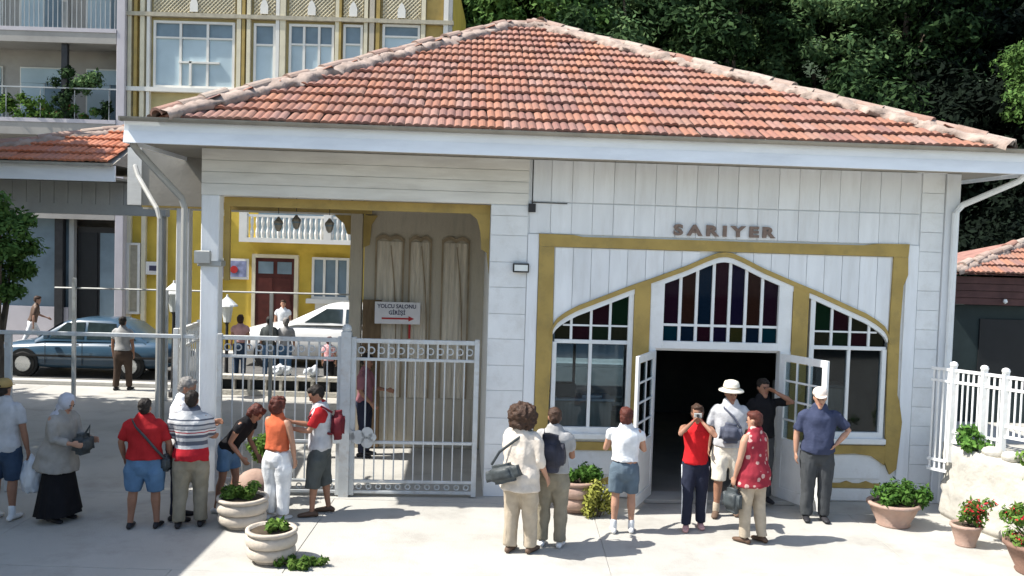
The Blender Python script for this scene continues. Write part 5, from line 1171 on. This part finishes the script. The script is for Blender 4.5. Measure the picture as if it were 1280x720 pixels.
    if st == 'short': hb(0, .016, 1.655, .086, .100, .084); hb(0, .045, 1.60, .074, .065, .075); hb(0, -.045, 1.695, .060, .045, .035)
    elif st == 'bob': hb(0, .020, 1.645, .092, .102, .092); hb(0, .045, 1.585, .090, .075, .095); hb(0, -.045, 1.695, .070, .052, .042)
    elif st == 'round': hb(0, .020, 1.640, .112, .118, .108); hb(0, .040, 1.59, .105, .085, .095); hb(0, -.05, 1.70, .085, .055, .045)
    elif st == 'curly': hb(0, .035, 1.640, .175, .150, .140); hb(0, .06, 1.56, .155, .105, .11); hb(.11, .01, 1.58, .06, .08, .09); hb(-.11, .01, 1.58, .06, .08, .09)
    elif st == 'long': hb(0, .020, 1.650, .088, .098, .086); hb(0, .055, 1.55, .085, .055, .16); hb(0, -.045, 1.70, .065, .045, .035)
    if st != 'none':
        w_ = {'short': .012, 'bob': .016, 'round': .024, 'curly': .030, 'long': .012}[st]; obj('hair', remesh(c, hm, .012 if not far else .02, 1, .7, w_, 26 if st != 'curly' else 24, len(label)), o)
    # ---- headwear
    def Hv(l): return [tuple(Hd(p)) for p in l]
    if hat == 'sun':
        m_ = MB().lathe([(.165, 1.655), (.160, 1.668), (.105, 1.682), (.102, 1.73), (.088, 1.768), (.04, 1.785), (.01, 1.788)], n=26, wob=.01); m_.v = Hv([(a, b_ * 1.1 + .01, c_ - (.012 if a * a + b_ * b_ > .02 else 0)) for a, b_, c_ in m_.v]); m_.build('sun_hat', 'cloth_hat', o, smooth=True)
        m_ = MB().lathe([(.107, 1.684), (.107, 1.705)], n=24); m_.v = Hv([(a, b_ * 1.1 + .01, c_) for a, b_, c_ in m_.v]); m_.build('hat_band', 'cloth_beige', o, smooth=True)
    elif hat:
        m_ = MB().lathe([(.094, 1.645), (.097, 1.675), (.086, 1.715), (.055, 1.742), (.01, 1.750)], n=22); m_.v = Hv([(a, b_ * 1.1 + .006, c_) for a, b_, c_ in m_.v]); m_.build('cap', hat, o, smooth=True)
        m_ = MB().flat([(.075 * math.cos(a), -.075 - .10 * math.sin(a)) for a in [PI * i / 10 for i in range(11)]], 1.655, 1.663); m_.v = Hv([(a, b_, c_ - abs(b_ + .075) * .15) for a, b_, c_ in m_.v]); m_.build('cap_peak', hat, o)
    if extra: extra(o, U, Hd, Lo, S, J)
    o['J'] = 0; del o['J']
    return o, U, Hd, J, Matrix.Translation((x, y, z)) @ Matrix.Rotation(yaw, 4, 'Z')
def wpt(P_, p): return P_[4] @ (P_[1](p))
D = math.radians
# --- group at the left, in the shade
p1 = person(-6.28, 11.36, D(176), 'person in white t-shirt and tan cap at the left edge holding a plastic bag', 1.76, 1.15, arms={'R': ((.22, .0, -1), (.12, -.15, -1)), 'L': ((.2, 0, -1), (.1, -.2, -1))}, top='cloth_lightgrey', sleeve=.75, tlen=.86, bottom='cloth_denimdark', blen=.50, bwide=1.15, hair=('short', 'hair_black'), hat='straw', shoe='shoe_white', socks='cloth_white', skin='skin_tan', tin=.012)

def scarf(o, U, Hd, Lo, S, J):
    c = MB()
    for (x_, y_, z_, rx, ry, rz) in ((0, .018, 1.625, .102, .115, .115), (0, .03, 1.53, .095, .09, .09)):
        n0 = len(c.v); c.ball((0, 0, 0), (rx, ry, rz), 16, 10); c.v[n0:] = [tuple(Hd((a + x_, b_ + y_, z2 + z_))) for a, b_, z2 in c.v[n0:]]
    c.tube([U((0, .01, 1.50)), U((0, .02, 1.44)), U((0, .02, 1.36))], [(.09 * S, .08 * S), (.14 * S, .10 * S), (.17 * S, .12 * S)], 16)
    obj('headscarf', remesh(c, 'cloth_scarf', .014, 2, .6, .014, 12, 4), o)
p2 = person(-5.62, 11.42, D(72), 'woman in pale headscarf, grey coat and long black skirt looking into a bag', 1.62, 1.18, lean=7, head=(22, 0), arms={'L': ((.05, -.45, -1), (-.1, -1, .05)), 'R': ((.1, -.4, -1), (-.15, -1, .0))}, top='cloth_greycoat', sleeve=1.85, tlen=.70, flare=.16, tin=.012, bottom='cloth_black', skirt=(.86, .10, .17, .32), hair=('none', 'hair_black'), extra=scarf, coat=1)
p3 = person(-4.46, 11.21, D(184), 'stocky person in red t-shirt and blue denim shorts with a black hip pouch', 1.60, 1.32, arms={'L': ((.42, -.05, -1), (-.05, -.45, -1)), 'R': ((.42, -.05, -1), (-.05, -.45, -1))}, legs={'L': (.17, .02, .02), 'R': (.16, -.02, .02)}, top='cloth_red', sleeve=.85, tlen=.90, tin=.015, bottom='cloth_denim', blen=.50, bwide=1.25, hair=('short', 'hair_black'), skin='skin_tan')
p4 = person(-4.20, 11.62, D(100), 'grey haired man in white shirt behind the striped shirt man', 1.82, 1.08, head=(14, 0), lean=6, arms={'L': ((.1, -.4, -1), (-.2, -1, .2)), 'R': ((.1, -.3, -1), (-.1, -.8, -.1))}, top='cloth_white', sleeve=.8, bottom='cloth_navydark', hair=('short', 'hair_grey'), skin='skin_tan', tin=.01)
p5 = person(-3.92, 11.30, D(192), 'person in grey striped shirt with red hem and khaki trousers seen from behind', 1.70, 1.16, arms={'L': ((.2, -.3, -1), (-.3, -1, -.1)), 'R': ((.2, -.35, -1), (-.4, -1, .1))}, legs={'L': (.14, .02, .02), 'R': (.12, -.04, .03)}, top='cloth_striped', sleeve=.95, tlen=.84, tin=.016, bottom='cloth_khaki', bwide=1.2, hair=('short', 'hair_black'), skin='skin_tan')
p6 = person(-3.66, 11.95, D(75), 'person in black top and light blue shorts bending forward beside the shaded planter', 1.60, .95, lean=38, head=(8, 10), arms={'L': ((.1, -.4, -1), (-.1, -1, -.3)), 'R': ((.15, -.2, -1), (-.1, -.9, -.2))}, top='cloth_black', sleeve=.4, tlen=.92, bottom='cloth_denim', blen=.62, hair=('bob', 'hair_red'), skin='skin_tan', shoe='shoe_white', legs={'L': (.09, -.05, .05), 'R': (.09, .12, .03)})
p7 = person(-2.95, 11.69, D(158), 'woman in orange top and white trousers with dark red hair seen from behind', 1.58, 1.12, arms={'R': ((.25, -.1, -1), (.0, -.2, -1)), 'L': ((.2, -.6, -.8), (.35, -1, .25))}, top='cloth_orange', sleeve=.12, tlen=.95, tin=.006, bottom='cloth_white', blen=.10, bwide=1.3, hair=('round', 'hair_red'), shoe='shoe_white', twist=-8)
def vest(o, U, Hd, Lo, S, J):
    c = MB(); c.tube([U((0, 0, z_)) for z_ in (.92, 1.08, 1.25, 1.37, 1.42)], [((a + .034) * S, (b_ + .034) * S) for a, b_ in ((.165, .125), (.145, .115), (.16, .115), (.14, .10), (.10, .08))], 18)
    obj('vest', remesh(c, 'cloth_lightgrey', .014, 2, .5, .015, 9, 3), o)
p8 = person(-2.46, 11.97, D(-82), 'man in pale vest over red sleeves and long dark shorts looking down, red backpack', 1.72, 1.02, head=(28, 8), arms={'L': ((.1, -.5, -1), (-.1, -1, .15)), 'R': ((.1, -.5, -1), (-.15, -1, .2))}, top='cloth_red', sleeve=.8, tlen=.96, bottom='cloth_darkgrey', blen=.38, bwide=1.35, hair=('short', 'hair_black'), skin='skin_tan', shoe='leather', extra=vest, legs={'L': (.10, -.08, .03), 'R': (.12, .12, .01)})
# --- centre, in the sun
p9 = person(.17, 10.68, D(152), 'person with big curly dark hair, cream long shirt and beige trousers, black shoulder bag', 1.74, 1.10, head=(4, 18), arms={'L': ((.1, -.25, -1), (.1, -.9, .3)), 'R': ((.2, .0, -1), (.1, -.5, -.8))}, top='cloth_cream', sleeve=1.35, tlen=.76, flare=.07, tin=.018, bottom='cloth_beige', bwide=1.2, hair=('curly', 'hair_brown'), shoe='shoe_brown', legs={'L': (.12, .0, .02), 'R': (.10, -.10, .02)})
p10 = person(.56, 10.97, D(168), 'person in grey shirt and khaki trousers carrying a large dark backpack', 1.68, 1.08, head=(10, 14), arms={'L': ((.15, -.3, -1), (-.1, -1, .2)), 'R': ((.15, -.2, -1), (-.2, -1, .1))}, top='cloth_grey', sleeve=.7, tlen=.88, tin=.015, bottom='cloth_khaki', bwide=1.15, hair=('short', 'hair_brown'), hat=None, shoe='shoe_white', skin='skin_tan')
p11 = person(1.50, 11.59, D(176), 'reddish haired woman in white top and slate blue shorts by the left door leaf', 1.60, 1.10, head=(5, 0), arms={'L': ((.3, -.3, -1), (-.5, -1, .5)), 'R': ((.3, -.3, -1), (-.5, -1, .5))}, top='cloth_white', sleeve=.45, tlen=.98, tin=.008, bottom='cloth_slate', blen=.56, bwide=1.12, hair=('bob', 'hair_red'), shoe='shoe_white', socks='cloth_white', legs={'L': (.12, .02, .02), 'R': (.12, -.03, .02)})
def stripe(o, U, Hd, Lo, S, J):
    for nm, sd_ in (('L', 1), ('R', -1)):
        hj, kn, an = J['l' + nm]; MB().tube([Lo(hj + Vector((sd_ * .098, -.03, -.02))), Lo(kn + Vector((sd_ * .074, -.02, 0))), Lo(an + Vector((sd_ * .062, -.01, .0)))], [.010, .010, .010], 5).build('side_stripe', 'cloth_white', o)
p12 = person(2.46, 11.88, D(-8), 'woman in bright red top and navy track trousers raising a camera to her face', 1.62, .98, arms={'L': ('ik', ((.075, -.15, 1.50), (.9, -.4, -.8))), 'R': ('ik', ((.075, -.15, 1.50), (.9, -.4, -.8)))}, top='cloth_brightred', sleeve=.06, tlen=.92, tin=.004, bottom='cloth_navydark', bwide=1.1, hair=('bob', 'hair_brown'), skin='skin_tan', shoe='cloth_pink', extra=stripe, legs={'L': (.10, .06, .02), 'R': (.10, -.10, .04)})
p13 = person(3.05, 12.55, D(-14), 'man in white sun hat, pale shirt and cream shorts with a chest strap', 1.80, 1.14, head=(4, 18), arms={'L': ((.2, .05, -1), (.1, -.35, -1)), 'R': ((.25, .05, -1), (.0, -.5, -1))}, top='cloth_lightgrey', sleeve=.85, tlen=.88, tin=.015, bottom='cloth_hat', blen=.48, bwide=1.15, hair=('short', 'hair_grey'), hat='sun', skin='skin_tan', shoe='shoe_brown', z=.0, legs={'L': (.12, .06, .02), 'R': (.13, -.12, .05)}, socks='cloth_beige')
p14 = person(3.62, 13.02, D(12), 'person in black t-shirt standing in the doorway shading the face with a raised hand', 1.76, 1.0, arms={'L': ('ik', ((.12, -.16, 1.56), (1, -.5, -.5))), 'R': ((.15, .0, -1), (.1, -.3, -1))}, top='cloth_black', sleeve=.7, tin=.01, bottom='cloth_charcoal', hair=('short', 'hair_black'), skin='skin_tan', z=.06)
p15 = person(3.08, 11.38, D(-142), 'woman in dark red floral tunic and beige trousers holding a dark handbag', 1.64, 1.16, head=(6, 14), arms={'L': ((.25, -.05, -1), (.05, -.25, -1)), 'R': ((.22, .03, -1), (.0, -.15, -1))}, top='cloth_floral', sleeve=.1, tlen=.76, flare=.10, tin=.01, bottom='cloth_beige', bwide=1.05, hair=('short', 'hair_red'), shoe='leather', legs={'L': (.11, .0, .02), 'R': (.12, .10, .02)})
p16 = person(4.22, 12.40, D(-4), 'man in navy polo shirt, grey trousers and pale cap with one hand on his hip', 1.80, 1.16, head=(6, -10), arms={'L': ('ik', ((.215, -.08, 1.03), (1, .25, .1))), 'R': ((.30, .08, -1), (.02, -.1, -1))}, top='cloth_navy', sleeve=.85, tlen=.88, tin=.014, bottom='cloth_charcoal', bwide=1.15, hair=('short', 'hair_grey'), hat='cloth_cap', skin='skin', shoe='shoe_dark', belly=.04)
# --- beyond the gates
person(-8.91, 21.06, D(178), 'man in grey shirt and dark brown trousers seen from behind near the blue car', 1.70, 1.1, far=True, top='cloth_grey', sleeve=.7, bottom='cloth_brown', hair=('short', 'hair_black'), skin='skin_tan', legs={'L': (.16, 0, .02), 'R': (.12, -.1, .03)}, bwide=1.1)
person(-14.2, 27.2, D(120), 'walker in pale trousers and reddish brown top behind the blue car bonnet', 1.68, .95, far=True, lean=12, arms={'L': ((.2, -.6, -1), (0, -1, -.2))}, top='leather', sleeve=.9, bottom='cloth_white', hair=('short', 'hair_brown'), legs={'L': (.1, -.32, .05), 'R': (.1, .32, .0)})
person(-6.84, 23.2, D(186), 'woman in pinkish white top and dark jeans seen from behind beyond the left gate leaf', 1.64, 1.0, far=True, top='cloth_pink', sleeve=.5, tlen=.98, bottom='cloth_denimdark', hair=('bob', 'hair_brown'), legs={'L': (.10, -.05, .02), 'R': (.10, .05, .02)})
person(-6.15, 23.35, D(175), 'left one of a couple in light blue jeans beyond the gates, dark green top', 1.60, .98, far=True, top='cloth_darkgrey', sleeve=.8, bottom='cloth_denim', hair=('short', 'hair_black'))
person(-5.75, 23.45, D(190), 'right one of a couple in light blue jeans beyond the gates, pale grey top', 1.58, .95, far=True, top='cloth_grey', sleeve=.8, bottom='cloth_denim', hair=('bob', 'hair_grey'))
person(-6.95, 27.95, D(15), 'person standing behind the white van, only the head showing', 1.72, 1.0, far=True, top='cloth_white', bottom='cloth_khaki', hair=('short', 'hair_brown'))
person(-2.42, 15.35, D(80), 'person in mauve shirt and black trousers standing behind the closed gate leaf', 1.72, 1.05, head=(12, 0), top='cloth_mauve', sleeve=.9, bottom='cloth_navydark', hair=('short', 'hair_black'), skin='skin_tan', arms={'L': ((.1, -.3, -1), (-.1, -1, -.1)), 'R': ((.1, .0, -1), (0, -.6, -.6))})
person(-4.35, 22.0, D(170), 'small child in checked red and white top and black trousers beyond the gates', 1.28, .95, far=True, top='cloth_checked', sleeve=.7, bottom='cloth_black', hair=('bob', 'hair_red'))

# ---------------------------------------------------------------- things carried (each a thing of its own)
def strap(name, pts, r, m, parent): return MB().tube(pts, [(r, r * .35)] * len(pts), 6, ref=(0, 0, 1)).build(name, m, parent, smooth=True)
def bag(P_, c, size, m, label, cat='bag', strap_pts=None, name='shoulder_bag', yaw=0, seed=0, tilt=0, wr=.018):
    o = empty(name, tuple(wpt(P_, c)), yaw, label, cat)
    b = bmesh.new(); bmesh.ops.create_cube(b, size=1); bmesh.ops.bevel(b, geom=b.edges[:], offset=.22, segments=3, affect='EDGES'); bmesh.ops.subdivide_edges(b, edges=b.edges[:], cuts=2, use_grid_fill=True)
    for v in b.verts:
        v.co = Vector((v.co.x * size[0], v.co.y * size[1], v.co.z * size[2])); v.co *= 1 + .12 * mnoise.noise(v.co * 9 + Vector((seed, 0, 0))); v.co.x *= 1 - .15 * v.co.z / size[2]
        v.co = Matrix.Rotation(tilt, 3, 'Y') @ v.co
    me = bpy.data.meshes.new('bag_body'); b.to_mesh(me); b.free(); me.materials.append(M[m]); me.shade_smooth(); obj('bag_body', me, o)
    if strap_pts:
        inv = o.matrix_basis.inverted(); strap('strap', [inv @ wpt(P_, p) for p in strap_pts], .016, m, o)
    return o
h1 = p1[3]['R'][2]; 
pbm = MB().tube([(0, 0, .0), (0, 0, -.08), (.01, 0, -.22), (.01, 0, -.38)], [(.03, .03), (.09, .06), (.15, .09), (.14, .08)], 14); pbo = obj('plastic_bag', remesh(pbm, 'plastic_bag', .014, 1, .8, .03, 10, 2), None, tuple(wpt(p1, h1 + Vector((-.01, -.05, -.10))))); tag(pbo, 'white plastic carrier bag hanging from the hand of the person in the tan cap', 'plastic bag')
bag(p2, (0, -.38, 1.12), (.24, .16, .26), 'bag_grey', 'black handbag held open in front of the woman in the headscarf', name='handbag', yaw=D(60), seed=1, strap_pts=[(.05, -.42, 1.20), (0, -.46, 1.38), (-.05, -.40, 1.20)])
bag(p3, (-.27, -.02, .88), (.12, .15, .20), 'bag_grey', 'black pouch at the hip of the person in the red t-shirt', name='pouch', seed=2, strap_pts=[(-.27, .06, .96), (-.20, .15, 1.08), (-.07, .185, 1.25), (.06, .17, 1.38), (.13, .11, 1.47)])
bag(p8, (.0, .23, 1.20), (.26, .17, .38), 'backpack_red', 'dark red backpack on the man in the pale vest', 'backpack', name='backpack', yaw=D(-82), seed=3, strap_pts=[(.13, .16, 1.1), (.14, -.13, 1.15), (.12, -.14, 1.32), (.12, .02, 1.46), (.10, .15, 1.38)])
bag(p9, (.10, .24, .98), (.42, .14, .22), 'bag_grey', 'black shoulder bag slung across the back of the curly haired person', yaw=D(152), seed=4, tilt=D(18), strap_pts=[(.28, .20, 1.05), (.20, .17, 1.2), (-.02, .15, 1.38), (-.12, .03, 1.47), (-.13, -.10, 1.40)])
bag(p10, (.0, .24, 1.22), (.34, .24, .44), 'backpack_dark', 'large dark backpack worn by the person in the grey shirt', 'backpack', name='backpack', yaw=D(168), seed=5, strap_pts=[(.13, .15, 1.02), (.16, -.13, 1.12), (.14, -.16, 1.32), (.12, .0, 1.46), (.10, .16, 1.40)])
bag(p13, (.02, -.20, 1.12), (.30, .12, .27), 'cloth_bag', 'blue grey shoulder bag on the chest of the man in the sun hat', yaw=D(-14), seed=6, strap_pts=[(.14, -.20, 1.20), (.05, -.19, 1.33), (-.08, -.12, 1.43), (-.10, .0, 1.47), (-.08, .10, 1.42)])
h15 = p15[3]['L'][2]; bag(p15, h15 + Vector((.0, -.03, -.32)), (.10, .26, .30), 'bag_grey', 'dark green black handbag hanging from the hand of the floral tunic woman', 'handbag', name='handbag', yaw=D(-142), seed=7, strap_pts=[h15 + Vector((0, -.10, -.19)), h15 + Vector((0, -.04, -.07)), h15 + Vector((0, .04, -.19))])
cm = empty('camera', tuple(wpt(p12, (0, -.135, 1.60))), D(-8), 'small silver compact camera held at the face of the woman in the red top', 'camera')
MB().box(-.05, .05, -.012, .012, -.03, .03).build('camera_body', 'metal_grey', cm, bevel=.006); MB().tube([(0, -.012, 0), (0, -.03, 0)], .02, 12, ref=(1, 0, 0), cap=False).build('lens', 'dark_metal', cm)
